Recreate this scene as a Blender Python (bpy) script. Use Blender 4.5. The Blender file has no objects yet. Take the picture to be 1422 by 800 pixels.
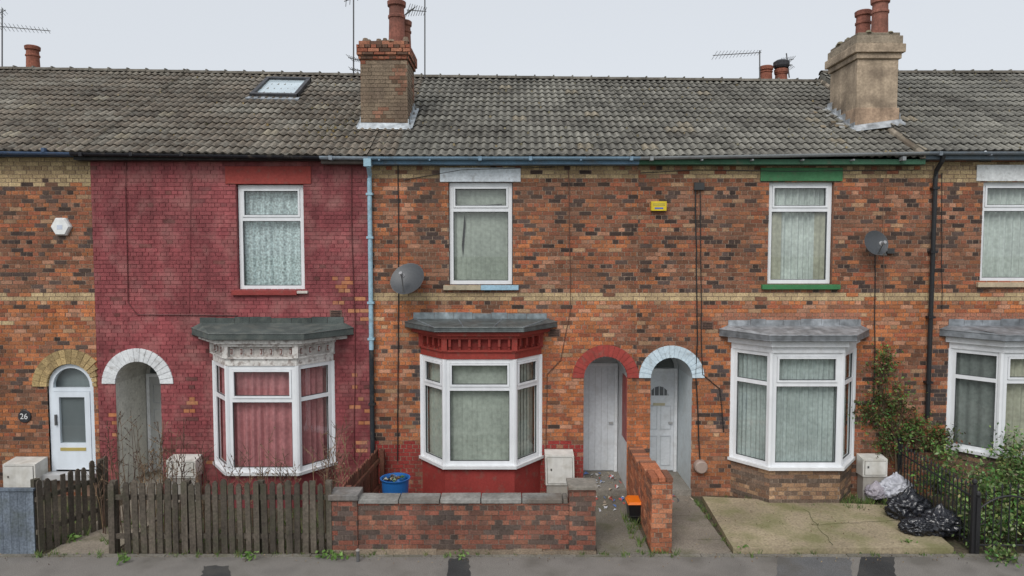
import bpy, math, random, bmesh
from mathutils import Vector, noise, Matrix
random.seed(7)
R=random.random
U=random.uniform
sc=bpy.context.scene
# ---------------------------------------------------------------- survey helpers (photo measurements -> metres)
CX,CY,CZ=0.0,-12.6,4.6
PITCH=math.radians(3.15); FL=948.0
cp,sp=math.cos(PITCH),math.sin(PITCH)
def ray(u,v):
    a=(u-711)/FL; b=-(v-400)/FL
    return a, cp+b*sp, -sp+b*cp
def X(u,v=400,Y=0.0):
    a,y,z=ray(u,v); t=(Y-CY)/y; return CX+a*t
def Z(v,Y=0.0):
    a,y,z=ray(711,v); t=(Y-CY)/y; return CZ+z*t
def G(u,v,h=0.0):
    a,y,z=ray(u,v); t=(h-CZ)/z; return CX+a*t, CY+y*t
# ---------------------------------------------------------------- mesh builder
class MB:
    def __init__(s): s.v=[];s.f=[];s.c=[];s.m=[]
    def face(s,pts,col,m=0):
        n=len(s.v); s.v.extend([tuple(p) for p in pts]); s.f.append(tuple(range(n,n+len(pts)))); s.c.append(col); s.m.append(m)
    def hexa(s,p,col,m=0,skip=()):
        n=len(s.v); s.v.extend([tuple(q) for q in p])
        fs=[(0,3,2,1),(4,5,6,7),(0,1,5,4),(1,2,6,5),(2,3,7,6),(3,0,4,7)]
        for i,f in enumerate(fs):
            if i in skip: continue
            s.f.append(tuple(n+k for k in f)); s.c.append(col); s.m.append(m)
    def box(s,x0,x1,y0,y1,z0,z1,col,m=0,skip=()):
        if x0>x1:x0,x1=x1,x0
        if y0>y1:y0,y1=y1,y0
        if z0>z1:z0,z1=z1,z0
        s.hexa([(x0,y0,z0),(x1,y0,z0),(x1,y1,z0),(x0,y1,z0),(x0,y0,z1),(x1,y0,z1),(x1,y1,z1),(x0,y1,z1)],col,m,skip)
    def prism(s,pts,z0,z1,col,m=0,pts2=None):
        n=len(pts); P2=pts2 or pts
        b=len(s.v)
        s.v.extend([(p[0],p[1],z0) for p in pts]); s.v.extend([(p[0],p[1],z1) for p in P2])
        for i in range(n):
            j=(i+1)%n
            s.f.append((b+i,b+j,b+n+j,b+n+i)); s.c.append(col); s.m.append(m)
        s.f.append(tuple(b+n+i for i in range(n))); s.c.append(col); s.m.append(m)
        s.f.append(tuple(b+i for i in reversed(range(n)))); s.c.append(col); s.m.append(m)
    def tube(s,pts,r,col,m=0,n=6,r2=None,cap=True):
        pts=[Vector(p) for p in pts]; N=len(pts)
        rings=[]
        for i,p in enumerate(pts):
            d=(pts[min(i+1,N-1)]-pts[max(i-1,0)])
            if d.length<1e-9: d=Vector((0,0,1))
            d.normalize()
            a=d.cross(Vector((0,0,1)))
            if a.length<.05: a=d.cross(Vector((1,0,0)))
            a.normalize(); b=d.cross(a)
            rr=r if r2 is None else r+(r2-r)*i/max(1,N-1)
            base=len(s.v)
            for k in range(n):
                t=2*math.pi*k/n
                s.v.append(tuple(p+a*math.cos(t)*rr+b*math.sin(t)*rr))
            rings.append(base)
        for i in range(N-1):
            for k in range(n):
                l=(k+1)%n
                s.f.append((rings[i]+k,rings[i]+l,rings[i+1]+l,rings[i+1]+k)); s.c.append(col); s.m.append(m)
        if cap:
            s.f.append(tuple(rings[0]+k for k in range(n))); s.c.append(col); s.m.append(m)
            s.f.append(tuple(rings[-1]+k for k in reversed(range(n)))); s.c.append(col); s.m.append(m)
    def lathe(s,prof,c,col,m=0,n=24,axis=(0,0,1),sx=1.0):
        ax=Vector(axis).normalized(); a=ax.cross(Vector((0,0,1)))
        if a.length<.05: a=Vector((1,0,0))
        a.normalize(); b=ax.cross(a); c=Vector(c); rings=[]
        for r,h in prof:
            base=len(s.v)
            for k in range(n):
                t=2*math.pi*k/n
                s.v.append(tuple(c+a*math.cos(t)*r*sx+b*math.sin(t)*r+ax*h))
            rings.append(base)
        for i in range(len(prof)-1):
            cc=col[i] if isinstance(col,list) else col
            for k in range(n):
                l=(k+1)%n
                s.f.append((rings[i]+k,rings[i]+l,rings[i+1]+l,rings[i+1]+k)); s.c.append(cc); s.m.append(m)
    def build(s,name,mats,parent=None,smooth=False,bevel=0):
        me=bpy.data.meshes.new(name); me.from_pydata(s.v,[],s.f)
        for mt in mats: me.materials.append(mt)
        me.polygons.foreach_set('material_index',s.m)
        ca=me.color_attributes.new(name='Col',type='FLOAT_COLOR',domain='CORNER')
        data=[]
        for f,c in zip(s.f,s.c):
            data.extend([c[0],c[1],c[2],1.0]*len(f))
        ca.data.foreach_set('color',data)
        if smooth: me.polygons.foreach_set('use_smooth',[True]*len(s.f))
        me.update()
        o=bpy.data.objects.new(name,me); sc.collection.objects.link(o)
        if parent: o.parent=parent
        if bevel:
            b=o.modifiers.new('bevel','BEVEL'); b.width=bevel; b.segments=2; b.limit_method='ANGLE'
        return o
def empty(name):
    e=bpy.data.objects.new(name,None); sc.collection.objects.link(e); return e
def J(c,a=.12):
    k=1+U(-a,a); return (c[0]*k,c[1]*k,c[2]*k)
def mixc(a,b,t): return tuple(a[i]*(1-t)+b[i]*t for i in range(3))
# ---------------------------------------------------------------- materials
def vmat(name,rough=.85,ns=45,na=.25,bs=1.3,ba=.2,bump=.3,bsc=90,metal=0,spec=.3,streak=0.0,dirt=None,dirtamt=0,dscale=2.5,dlo=.48,dhi=.68):
    m=bpy.data.materials.new(name); m.use_nodes=True; nt=m.node_tree; N=nt.nodes; L=nt.links
    b=N['Principled BSDF']; b.inputs['Roughness'].default_value=rough; b.inputs['Metallic'].default_value=metal
    b.inputs['Specular IOR Level'].default_value=spec
    at=N.new('ShaderNodeAttribute'); at.attribute_name='Col'
    tc=N.new('ShaderNodeTexCoord')
    def nz(scale,det=3,mapsc=None):
        n=N.new('ShaderNodeTexNoise'); n.inputs['Scale'].default_value=scale; n.inputs['Detail'].default_value=det
        if mapsc:
            mp=N.new('ShaderNodeMapping'); mp.inputs['Scale'].default_value=mapsc; L.new(tc.outputs['Object'],mp.inputs[0]); L.new(mp.outputs[0],n.inputs['Vector'])
        else: L.new(tc.outputs['Object'],n.inputs['Vector'])
        return n
    def rng(sock,lo,hi,a=.3,c=.7):
        r=N.new('ShaderNodeMapRange'); r.inputs[1].default_value=a; r.inputs[2].default_value=c; r.inputs[3].default_value=lo; r.inputs[4].default_value=hi
        L.new(sock,r.inputs[0]); return r.outputs[0]
    f=rng(nz(ns).outputs[0],1-na,1+na); g=rng(nz(bs).outputs[0],1-ba,1+ba)
    mu=N.new('ShaderNodeMath'); mu.operation='MULTIPLY'; L.new(f,mu.inputs[0]); L.new(g,mu.inputs[1]); last=mu.outputs[0]
    if streak:
        s=rng(nz(1,4,(7,7,.5)).outputs[0],1-streak,1+streak*.5)
        m2=N.new('ShaderNodeMath'); m2.operation='MULTIPLY'; L.new(last,m2.inputs[0]); L.new(s,m2.inputs[1]); last=m2.outputs[0]
    vm=N.new('ShaderNodeVectorMath'); vm.operation='SCALE'; L.new(at.outputs['Color'],vm.inputs[0]); L.new(last,vm.inputs['Scale'])
    out=vm.outputs[0]
    if dirt:
        mx=N.new('ShaderNodeMix'); mx.data_type='RGBA'; L.new(rng(nz(dscale,6).outputs[0],0,dirtamt,dlo,dhi),mx.inputs[0]); L.new(out,mx.inputs[6]); mx.inputs[7].default_value=(*dirt,1); out=mx.outputs[2]
    L.new(out,b.inputs['Base Color'])
    if bump:
        bn=N.new('ShaderNodeBump'); bn.inputs['Strength'].default_value=bump; bn.inputs['Distance'].default_value=.01; L.new(nz(bsc).outputs[0],bn.inputs['Height']); L.new(bn.outputs[0],b.inputs['Normal'])
    return m
M_brick=vmat('brickwork',.9,38,.34,.7,.18,.5,70,streak=.18,dirt=(.16,.10,.068),dirtamt=.26,dscale=1.6,dlo=.42,dhi=.66)
M_paintbrick=vmat('painted_brickwork',.66,22,.16,.8,.20,.6,50,streak=.24,dirt=(.40,.20,.18),dirtamt=.5,dscale=2.6,dlo=.48,dhi=.72)
M_tile=vmat('roof_tile',.92,30,.35,1.1,.2,.5,60,dirt=(.23,.22,.19),dirtamt=.5,dscale=6)
M_paint=vmat('painted_wood',.5,18,.06,2,.06,.1,40,spec=.4,dirt=(.35,.33,.29),dirtamt=.2,dscale=5)
M_peel=vmat('weathered_paint',.7,25,.12,3,.10,.3,40,spec=.3,dirt=(.16,.13,.10),dirtamt=.4,dscale=8,dlo=.56,dhi=.72)
M_flake=vmat('flaking_paint',.75,25,.15,3,.12,.4,40,spec=.3,dirt=(.16,.10,.08),dirtamt=.6,dscale=11,dlo=.52,dhi=.64)
M_upvc=vmat('upvc',.32,10,.02,2,.05,.0,40,spec=.5,streak=.07)
M_cloth=vmat('curtain_cloth',.95,16,.14,2,.12,.1,60)
M_lace=vmat('lace_curtain',.95,26,.5,3,.1,.2,60)
M_lead=vmat('lead_flashing',.5,9,.3,2,.25,.5,9,metal=.25,spec=.5,streak=.2,dirt=(.06,.065,.07),dirtamt=.6,dscale=4)
M_felt=vmat('roofing_felt',.9,60,.25,2.5,.25,.3,40,dirt=(.17,.175,.15),dirtamt=.4,dscale=5)
M_stone=vmat('stone_render',.95,22,.2,2.5,.24,.8,25,streak=.2,dirt=(.13,.10,.075),dirtamt=.7,dscale=2.2)
M_conc=vmat('concrete',.93,40,.25,1.2,.3,.4,50,dirt=(.09,.09,.05),dirtamt=.65,dscale=2.4)
M_asph=vmat('asphalt',.85,90,.35,1.4,.25,.5,140,dirt=(.09,.082,.07),dirtamt=.7,dscale=1.4)
M_soil=vmat('soil',.98,25,.4,2,.3,.9,30,dirt=(.05,.07,.025),dirtamt=.7,dscale=3)
M_wood=vmat('weathered_timber',.9,30,.3,2,.25,.5,50,streak=.3,dirt=(.06,.07,.035),dirtamt=.35,dscale=5)
M_iron=vmat('painted_iron',.45,30,.1,2,.1,.1,50,spec=.5)
M_plast=vmat('plastic',.4,20,.05,3,.06,.05,40,spec=.5,streak=.10)
M_leaf=vmat('foliage',.7,20,.2,3,.25,0,40,spec=.25)
M_bag=vmat('bin_bag_plastic',.22,8,.1,3,.1,.6,18,spec=.6)
M_pot=vmat('terracotta',.85,25,.25,3,.25,.3,50,streak=.2,dirt=(.09,.05,.04),dirtamt=.5,dscale=4)
def glassmat():
    m=bpy.data.materials.new('window_glass'); m.use_nodes=True; nt=m.node_tree; N=nt.nodes; L=nt.links
    for n in list(N): N.remove(n)
    o=N.new('ShaderNodeOutputMaterial'); mx=N.new('ShaderNodeMixShader'); tr=N.new('ShaderNodeBsdfTransparent'); gl=N.new('ShaderNodeBsdfGlossy'); lw=N.new('ShaderNodeLayerWeight')
    tr.inputs[0].default_value=(.93,.96,.945,1); gl.inputs['Roughness'].default_value=.02; lw.inputs[0].default_value=.5
    p=N.new('ShaderNodeMath'); p.operation='POWER'; p.inputs[1].default_value=4; q=N.new('ShaderNodeMath'); q.operation='MULTIPLY_ADD'; q.inputs[1].default_value=.6; q.inputs[2].default_value=.09
    L.new(lw.outputs['Facing'],p.inputs[0]); L.new(p.outputs[0],q.inputs[0])
    L.new(q.outputs[0],mx.inputs[0]); L.new(tr.outputs[0],mx.inputs[1]); L.new(gl.outputs[0],mx.inputs[2]); L.new(mx.outputs[0],o.inputs[0])
    return m
M_glass=glassmat()
WHITE=(.78,.80,.82); BLACK=(.02,.02,.022); GASK=(.05,.055,.06)
# ---------------------------------------------------------------- local frames
class Fr:
    def __init__(s,o,d):
        s.o=Vector((o[0],o[1])); s.d=Vector((d[0],d[1])).normalized(); s.n=Vector((s.d.y,-s.d.x))
    def p(s,a,d,z):
        q=s.o+s.d*a+s.n*d; return (q.x,q.y,z)
def fbox(B,fr,s0,s1,d0,d1,z0,z1,col,m=0,skip=()):
    B.hexa([fr.p(s0,d1,z0),fr.p(s1,d1,z0),fr.p(s1,d0,z0),fr.p(s0,d0,z0),fr.p(s0,d1,z1),fr.p(s1,d1,z1),fr.p(s1,d0,z1),fr.p(s0,d0,z1)],col,m,skip)
def brick_panel(B,fr,L,z0,z1,colf,mortar,openings=(),m=0,s_start=0.0,ch=.075,bl=.225,rec=.007):
    gap=.011
    ss=sorted(set([s_start,L]+[min(max(o[k],s_start),L) for o in openings for k in (0,1)]))
    zs=sorted(set([z0,z1]+[min(max(o[k],z0),z1) for o in openings for k in (2,3)]))
    for i in range(len(ss)-1):
        for j in range(len(zs)-1):
            a,b,c,d=ss[i],ss[i+1],zs[j],zs[j+1]
            if b-a<1e-5 or d-c<1e-5: continue
            mx,mz=(a+b)/2,(c+d)/2
            if any(o[0]<mx<o[1] and o[2]<mz<o[3] for o in openings): continue
            B.face([fr.p(a,-rec,c),fr.p(b,-rec,c),fr.p(b,-rec,d),fr.p(a,-rec,d)],mortar,m)
    row=int(math.floor(z0/ch)); 
    while row*ch<z1-.012:
        za=max(row*ch,z0); zb=min((row+1)*ch-gap,z1)
        if zb-za<.012: row+=1; continue
        hdr=(row%3==0)
        w=bl/2 if hdr else bl
        off=(0.0562 if hdr else (0 if row%2 else bl/2))
        zm=(za+zb)/2; iv=[(s_start,L)]
        for o in openings:
            if o[2]<zm<o[3]:
                nv=[]
                for a,b in iv:
                    if o[1]<=a or o[0]>=b: nv.append((a,b)); continue
                    if o[0]>a: nv.append((a,o[0]))
                    if o[1]<b: nv.append((o[1],b))
                iv=nv
        for a,b in iv:
            k=math.floor((a-off)/w)
            while True:
                x0=off+k*w; x1=x0+w-gap; k+=1
                if x0>=b: break
                x0=max(x0,a); x1=min(x1,b)
                if x1-x0<.025: continue
                c=colf((x0+x1)/2,zm,hdr,row)
                if c is None: continue
                dd=U(-.003,.003); jz=U(-.0018,.0018)
                fbox(B,fr,x0+U(0,.003),x1-U(0,.003),-rec-.001,dd,za+jz,zb+jz,c,m,skip=(4,))
        row+=1
CB={'blind':(.40,.43,.38),'net':(.44,.49,.48),'lace':(.50,.58,.59),'pink':(.50,.21,.22),'sheer':(.56,.60,.57),'grey':(.20,.22,.21),'cream':(.42,.41,.33)}
def curtain(B,fr,s0,s1,z0,z1,d,kind,m):
    W=s1-s0; base=CB[kind]
    if kind=='blind':
        n=max(2,int(W/.085)); w=W/n
        for i in range(n):
            c=J(base,.05); a=s0+i*w; tw=U(-.004,.004)
            B.face([fr.p(a,d+.006+tw,z0),fr.p(a+w*1.10,d-.010-tw,z0),fr.p(a+w*1.10,d-.010,z1),fr.p(a,d+.006,z1)],c,m)
        return
    n=max(8,int(W/.014)); ph=U(0,6)
    freq={'net':75,'lace':48,'pink':42,'sheer':58,'grey':38,'cream':38}[kind]
    amp=.028 if kind in('sheer','pink') else .018
    prev=None
    for i in range(n+1):
        a=s0+W*i/n; q=freq*a+ph+2.2*math.sin(a*5+ph)
        dd=d+amp*math.sin(q)+.014*math.sin(q*.37)
        if prev:
            c=J(base,.03)
            B.face([fr.p(prev[0],prev[1],z0),fr.p(a,dd,z0),fr.p(a,dd*.8+d*.2,z1),fr.p(prev[0],prev[1]*.8+d*.2,z1)],c,m)
        prev=(a,dd)
def window(B,fr,s0,s1,z0,z1,zt,kind,w=.06,col=WHITE,opens=True,cm=2,cz=None):
    c=J(col,.03)
    fbox(B,fr,s0,s1,-.07,0,z0,z0+w,c); fbox(B,fr,s0,s1,-.07,0,z1-w,z1,c)
    fbox(B,fr,s0,s0+w,-.069,-.001,z0+w,z1-w,c); fbox(B,fr,s1-w,s1,-.069,-.001,z0+w,z1-w,c)
    if zt: fbox(B,fr,s0+w,s1-w,-.068,-.002,zt-.035,zt+.035,c)
    panes=[(s0+w,s1-w,z0+w,(zt-.035) if zt else z1-w,False)]
    if zt: panes.append((s0+w,s1-w,zt+.035,z1-w,opens))
    for a,b,c0,c1,op in panes:
        if op:
            q=.038
            fbox(B,fr,a+.004,b-.004,-.05,.014,c0+.004,c0+q,c); fbox(B,fr,a+.004,b-.004,-.05,.014,c1-q,c1-.004,c)
            fbox(B,fr,a+.004,a+q,-.05,.013,c0+q,c1-q,c); fbox(B,fr,b-q,b-.004,-.05,.013,c0+q,c1-q,c)
            a+=q;b-=q;c0+=q;c1-=q
        g=.011
        fbox(B,fr,a,b,-.04,-.018,c0,c0+g,GASK); fbox(B,fr,a,b,-.04,-.018,c1-g,c1,GASK)
        fbox(B,fr,a,a+g,-.04,-.019,c0+g,c1-g,GASK); fbox(B,fr,b-g,b,-.04,-.019,c0+g,c1-g,GASK)
        B.face([fr.p(a,-.03,c0),fr.p(b,-.03,c0),fr.p(b,-.03,c1),fr.p(a,-.03,c1)],(1,1,1),1)
    if kind:
        curtain(B,fr,s0+.03,s1-.03,(cz or z0+.02),z1-.03,-.13,kind,cm)
# ---------------------------------------------------------------- houses layout
FR=Fr((0,0),(1,0))
xA=X(131);xB=X(516);xC=X(885);xD=X(1291)
XL,XR=-13.2,13.2
houses={}
for k in ('h26','red','mid','rgt','far'):
    houses[k]=empty('terraced_house')
wins={ 'red':[(X(329,330),X(422,330),Z(403),Z(256),Z(304),'lace')],
       'mid':[(X(623,330),X(712,330),Z(396),Z(253),Z(291),'blind')],
       'rgt':[(X(1067,330),X(1157,330),Z(395),Z(252),Z(291),'sheer')],
       'far':[(X(1363,330),X(1363,330)+1.2,Z(392),Z(252),Z(290),'sheer')],
       'h26':[(-11.6,-10.4,Z(398),Z(255),Z(296),'sheer')]}
arches={ 'h26':(X(97.5,540),.43,.27,Z(537),Z(655),(.42,.31,.15)),
         'red':(X(191.5,530),.42,.245,Z(533),.12,(.68,.70,.71)),
         'mid':(X(841,520),.405,.215,Z(525),.12,(.33,.055,.045)),
         'rgt':(X(932.5,520),.385,.225,Z(525),.12,(.55,.66,.73))}
bays={ 'red':dict(cx=-4.44,hw=1.10,fw=.62,p=.6,vs=655,vt=508,vr=(444,472),vtr=556,kind='pink',o=.40),
       'mid':dict(cx=-.575,hw=1.10,fw=.62,p=.6,vs=646,vt=499,vr=(438,461),vtr=540,kind='blind',o=.31),
       'rgt':dict(cx=5.235,hw=1.13,fw=.63,p=.6,vs=648,vt=490,vr=(447,474),vtr=534,kind='net',o=.26),
       'far':dict(cx=9.33,hw=1.18,fw=.64,p=.6,vs=632,vt=490,vr=(447,474),vtr=530,kind='cream',o=.22),
       'h26':dict(cx=-10.95,hw=1.10,fw=.62,p=.6,vs=650,vt=495,vr=(447,474),vtr=538,kind='sheer',o=.24)}
def openings_for(k):
    o=[]
    for w in wins[k]: o.append((w[0],w[1],w[2],w[3]))
    if k in arches:
        cx,r,rw,zs,zf,c=arches[k]
        o.append((cx-r,cx+r,zf-.4,zs))
        n=12
        for i in range(n):
            a=zs+i*(r+.05)/n; b=zs+(i+1)*(r+.05)/n; zm=(a+b)/2-zs
            hw=math.sqrt(max(0,(r+.05)**2-zm*zm))
            o.append((cx-hw,cx+hw,a,b))
    b=bays[k]
    o.append((b['cx']-b['hw']+.12,b['cx']+b['hw']-.12,Z(b['vs'],-.6)-.02,Z(b['vt'],-.6)))
    return o
OR=(.47,.165,.065);RD=(.36,.11,.055);BR=(.22,.10,.06);DK=(.075,.052,.045);TN=(.46,.28,.16);YL=(.54,.41,.23);PK=(.47,.23,.14)
zb0,zb1=3.67,3.85
rowf={}
def nz2(x,z,s,o=0): return noise.noise(Vector((x*s+o,z*s*1.3,o*1.7)))
def brick_colour(k):
    def f(x,z,hdr,row):
        r=R(); n=nz2(x,z,.55,3)+.6*nz2(x,z,1.7,9); n4=nz2(x,z,1.0,21)
        if row not in rowf: rowf[row]=U(-.12,.12)
        up=1 if z>zb1 else 0
        soot=.15+.50*max(0,n+.12)+rowf[row]+(.12 if up else -.07)
        if k=='rgt' and 2.6<x<7.6 and up: soot+=.08
        if k in('mid','rgt') and up and .3<x<4.4: soot+=.10
        if k=='h26': soot+=.08
        for (a,b) in ((X(573),X(584)),(X(997),X(1008)),(X(270),X(280)),(X(1300),X(1316))):
            if a<x<b+.06 and Z(600)<z<Z(487) and (row//3)%2==0: return J((.075,.06,.06),.3)
        for (a,b) in ((X(583),X(762)),(X(1002),X(1200)),(X(1318),X(1440))):
            if a<x<b and Z(447)<z<Z(437) and k!='red': return J((.38,.16,.10),.2)
        if k=='mid' and z<Z(614)+.03*math.sin(x*9) and x<X(812): return J((.29,.042,.036),.10) if R()<.94 else J((.36,.16,.10),.3)
        if k in('mid','rgt') and abs(x-xC)<.19 and z<Z(545): return J((.46,.15,.06),.28)
        if zb0<z<zb1+.0:
            if R()<.93: return J(mixc(YL,(.30,.21,.13),R()*.5),.12)
        if 5.885<z<6.2 and (k!='rgt' or R()<.85):
            if R()<(.86 if z<6.12 else .5): return J(mixc(YL,(.22,.14,.08),R()*.7),.18)
        if k in('h26','far') and 5.80<z<6.36 and (row%2==0 or k=='h26') and R()<.9: return J(mixc(YL,(.22,.14,.08),R()*.4),.15)
        if k=='h26' and zb0-.45<z<zb0-.37 and R()<.6: return J(YL,.2)
        if r<soot*.40: return J(DK,.45)
        if r<soot*1.05: return J(BR,.35)
        q=R()
        if z<zb0 and n<.1:
            c=OR if q<.58 else (RD if q<.80 else (PK if q<.94 else TN))
        else:
            c=RD if q<.36 else (OR if q<.66 else (BR if q<.82 else (PK if q<.95 else TN)))
        if z<1.1: c=mixc(c,(.15,.09,.06),.3)
        c=J(c,.27)
        c=mixc(c,(.15,.085,.06),min(.5,max(0,soot-.12)))
        if n4>.25: c=mixc(c,(.47,.33,.24),min(.35,(n4-.25)*1.1)*R())   # lime bloom
        return c
    return f
def red_colour(x,z,hdr,row):
    n=nz2(x,z,1.6,5)+.5*nz2(x,z,5,2); m=nz2(x,z,.8,31)
    fl=0
    for (u,v,ru,rv,pz) in ((478,405,26,20,.8),(460,395,16,12,.8),(500,430,14,26,.7),(500,560,14,70,.45),(300,640,12,10,.5),(150,600,10,30,.35),(262,560,10,40,.3)):
        if ((x-X(u))*75/ru)**2+((z-Z(v))*75/rv)**2<1+.9*n: fl=max(fl,pz)
    if R()<fl*.55: return J(mixc(OR,(.5,.27,.15),R()*.6),.2)
    if R()<fl*.3: return J((.16,.06,.055),.2)
    if R()<.012: return J((.17,.055,.05),.3)
    c=(.275,.068,.073)
    if n>.35 and R()<.35: c=(.17,.042,.048)
    c=mixc(c,(.19,.045,.05),max(0,min(.7,-m*1.3)))
    return J(mixc(c,(.37,.14,.13),max(0,min(.5,n*.5))),.14)
rng_x={'h26':(XL,xA),'red':(xA,xB),'mid':(xB,xC),'rgt':(xC,xD),'far':(xD,XR)}
for k,(a,b) in rng_x.items():
    B=MB(); top=6.24 if k not in('h26','far') else 6.34
    mat=M_paintbrick if k=='red' else M_brick
    cf=red_colour if k=='red' else brick_colour(k)
    mort=(.20,.05,.055) if k=='red' else (.30,.22,.165)
    brick_panel(B,FR,b,-.1,top,cf,mort,openings_for(k),0,s_start=a)
    rv=(.26,.06,.065) if k=='red' else (.26,.13,.085)
    for w in wins[k]:
        B.box(w[0]-.05,w[0],.009,.2,w[2],w[3],rv); B.box(w[1],w[1]+.05,.009,.2,w[2],w[3],rv)
        B.box(w[0],w[1],.012,.2,w[2]-.05,w[2]-.001,rv); 
    B.build('front_wall',[mat],houses[k])
    B=MB(); B.box(a+.01,b-.01,8.3,8.5,-.1,6.2,(.2,.1,.06))
    if k=='h26': B.box(a,a+.2,.02,8.3,-.1,6.4,(.25,.1,.06)); B.face([(a+.01,-.2,6.3),(a+.01,8.4,6.3),(a+.01,4,8.85)],(.25,.1,.06))
    if k=='far': B.box(b-.2,b,.02,8.3,-.1,6.3,(.25,.1,.06)); B.face([(b-.01,-.2,6.3),(b-.01,8.4,6.3),(b-.01,4,8.7)],(.25,.1,.06))
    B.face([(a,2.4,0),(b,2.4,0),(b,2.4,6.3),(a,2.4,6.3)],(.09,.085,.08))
    B.build('rear_walls',[M_brick],houses[k])
lint={'red':(313,432,231,255,(.31,.055,.045)),'mid':(611,723,233,252.5,(.64,.69,.73)),'rgt':(1056,1170,233,251,(.06,.19,.085)),'far':(1356,1475,229,251,(.70,.72,.72)),'h26':(-60,-30,229,252,(.6,.6,.6))}
sill={'red':(323,428,403,409,(.28,.05,.045)),'mid':(616,720,397,404,(.42,.55,.62)),'rgt':(1057,1165,397,404.5,(.05,.19,.075)),'far':(1355,1480,394,402,(.48,.39,.27)),'h26':(0,0,0,0,(.4,.35,.3))}
for k in wins:
    for w in wins[k]:
        B=MB(); fr=Fr((0,.075),(1,0)); window(B,fr,w[0]+.012,w[1]-.012,w[2]+.012,w[3]-.006,w[4],w[5],.07)
        if k=='mid':
            B.face([(w[0]+.23,.185,w[2]+.75),(w[0]+.25,.185,w[2]+.5),(w[0]+.30,.185,w[4]-.25),(w[0]+.28,.185,w[4]-.08)],(.03,.03,.03),2)
            B.face([(w[0]+.22,.185,w[4]+.05),(w[1]-.2,.185,w[4]+.05),(w[1]-.2,.185,w[4]+.12),(w[0]+.3,.185,w[4]+.07)],(.10,.11,.10),2)
        if k=='rgt':
            for (sa,sb) in ((w[0]+.09,w[0]+.30),(w[1]-.30,w[1]-.09)):
                curtain(B,fr,sa,sb,w[2]+.05,w[4]-.04,-.085,'cream',2)
        B.build('upstairs_window',[M_upvc,M_glass,M_lace if w[5]=='lace' else M_cloth],houses[k])
        l=lint[k]; s=sill[k]; B=MB()
        if k=='h26': lx0,lx1,lz0,lz1=w[0]-.15,w[1]+.15,w[3],w[3]+.27; sx0,sx1,sz0,sz1=w[0]-.1,w[1]+.1,w[2]-.09,w[2]
        else:
            lx0,lx1,lz0,lz1=X(l[0],240),X(l[1],240),w[3]+.004,Z(l[2]); sx0,sx1,sz0,sz1=X(s[0],400),X(s[1],400),w[2]-.09,w[2]-.002
        B.box(lx0,lx1,-.018,.14,lz0,lz1,l[4]); 
        if k=='mid':
            xm=sx0+(sx1-sx0)*.5; B.box(sx0,xm-.002,-.07,.1,sz0,sz1,(.42,.36,.26)); B.box(xm,sx1,-.071,.1,sz0,sz1,(.32,.49,.60))
        elif k=='red':
            xm=sx0+(sx1-sx0)*.86; B.box(sx0,xm,-.07,.1,sz0,sz1,s[4]); B.box(xm+.002,sx1,-.065,.1,sz0+.03,sz1-.01,(.6,.55,.5))
        else: B.box(sx0,sx1,-.07,.1,sz0,sz1,s[4])
        B.build('lintel_and_sill',[M_peel],houses[k],bevel=.006)
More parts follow.
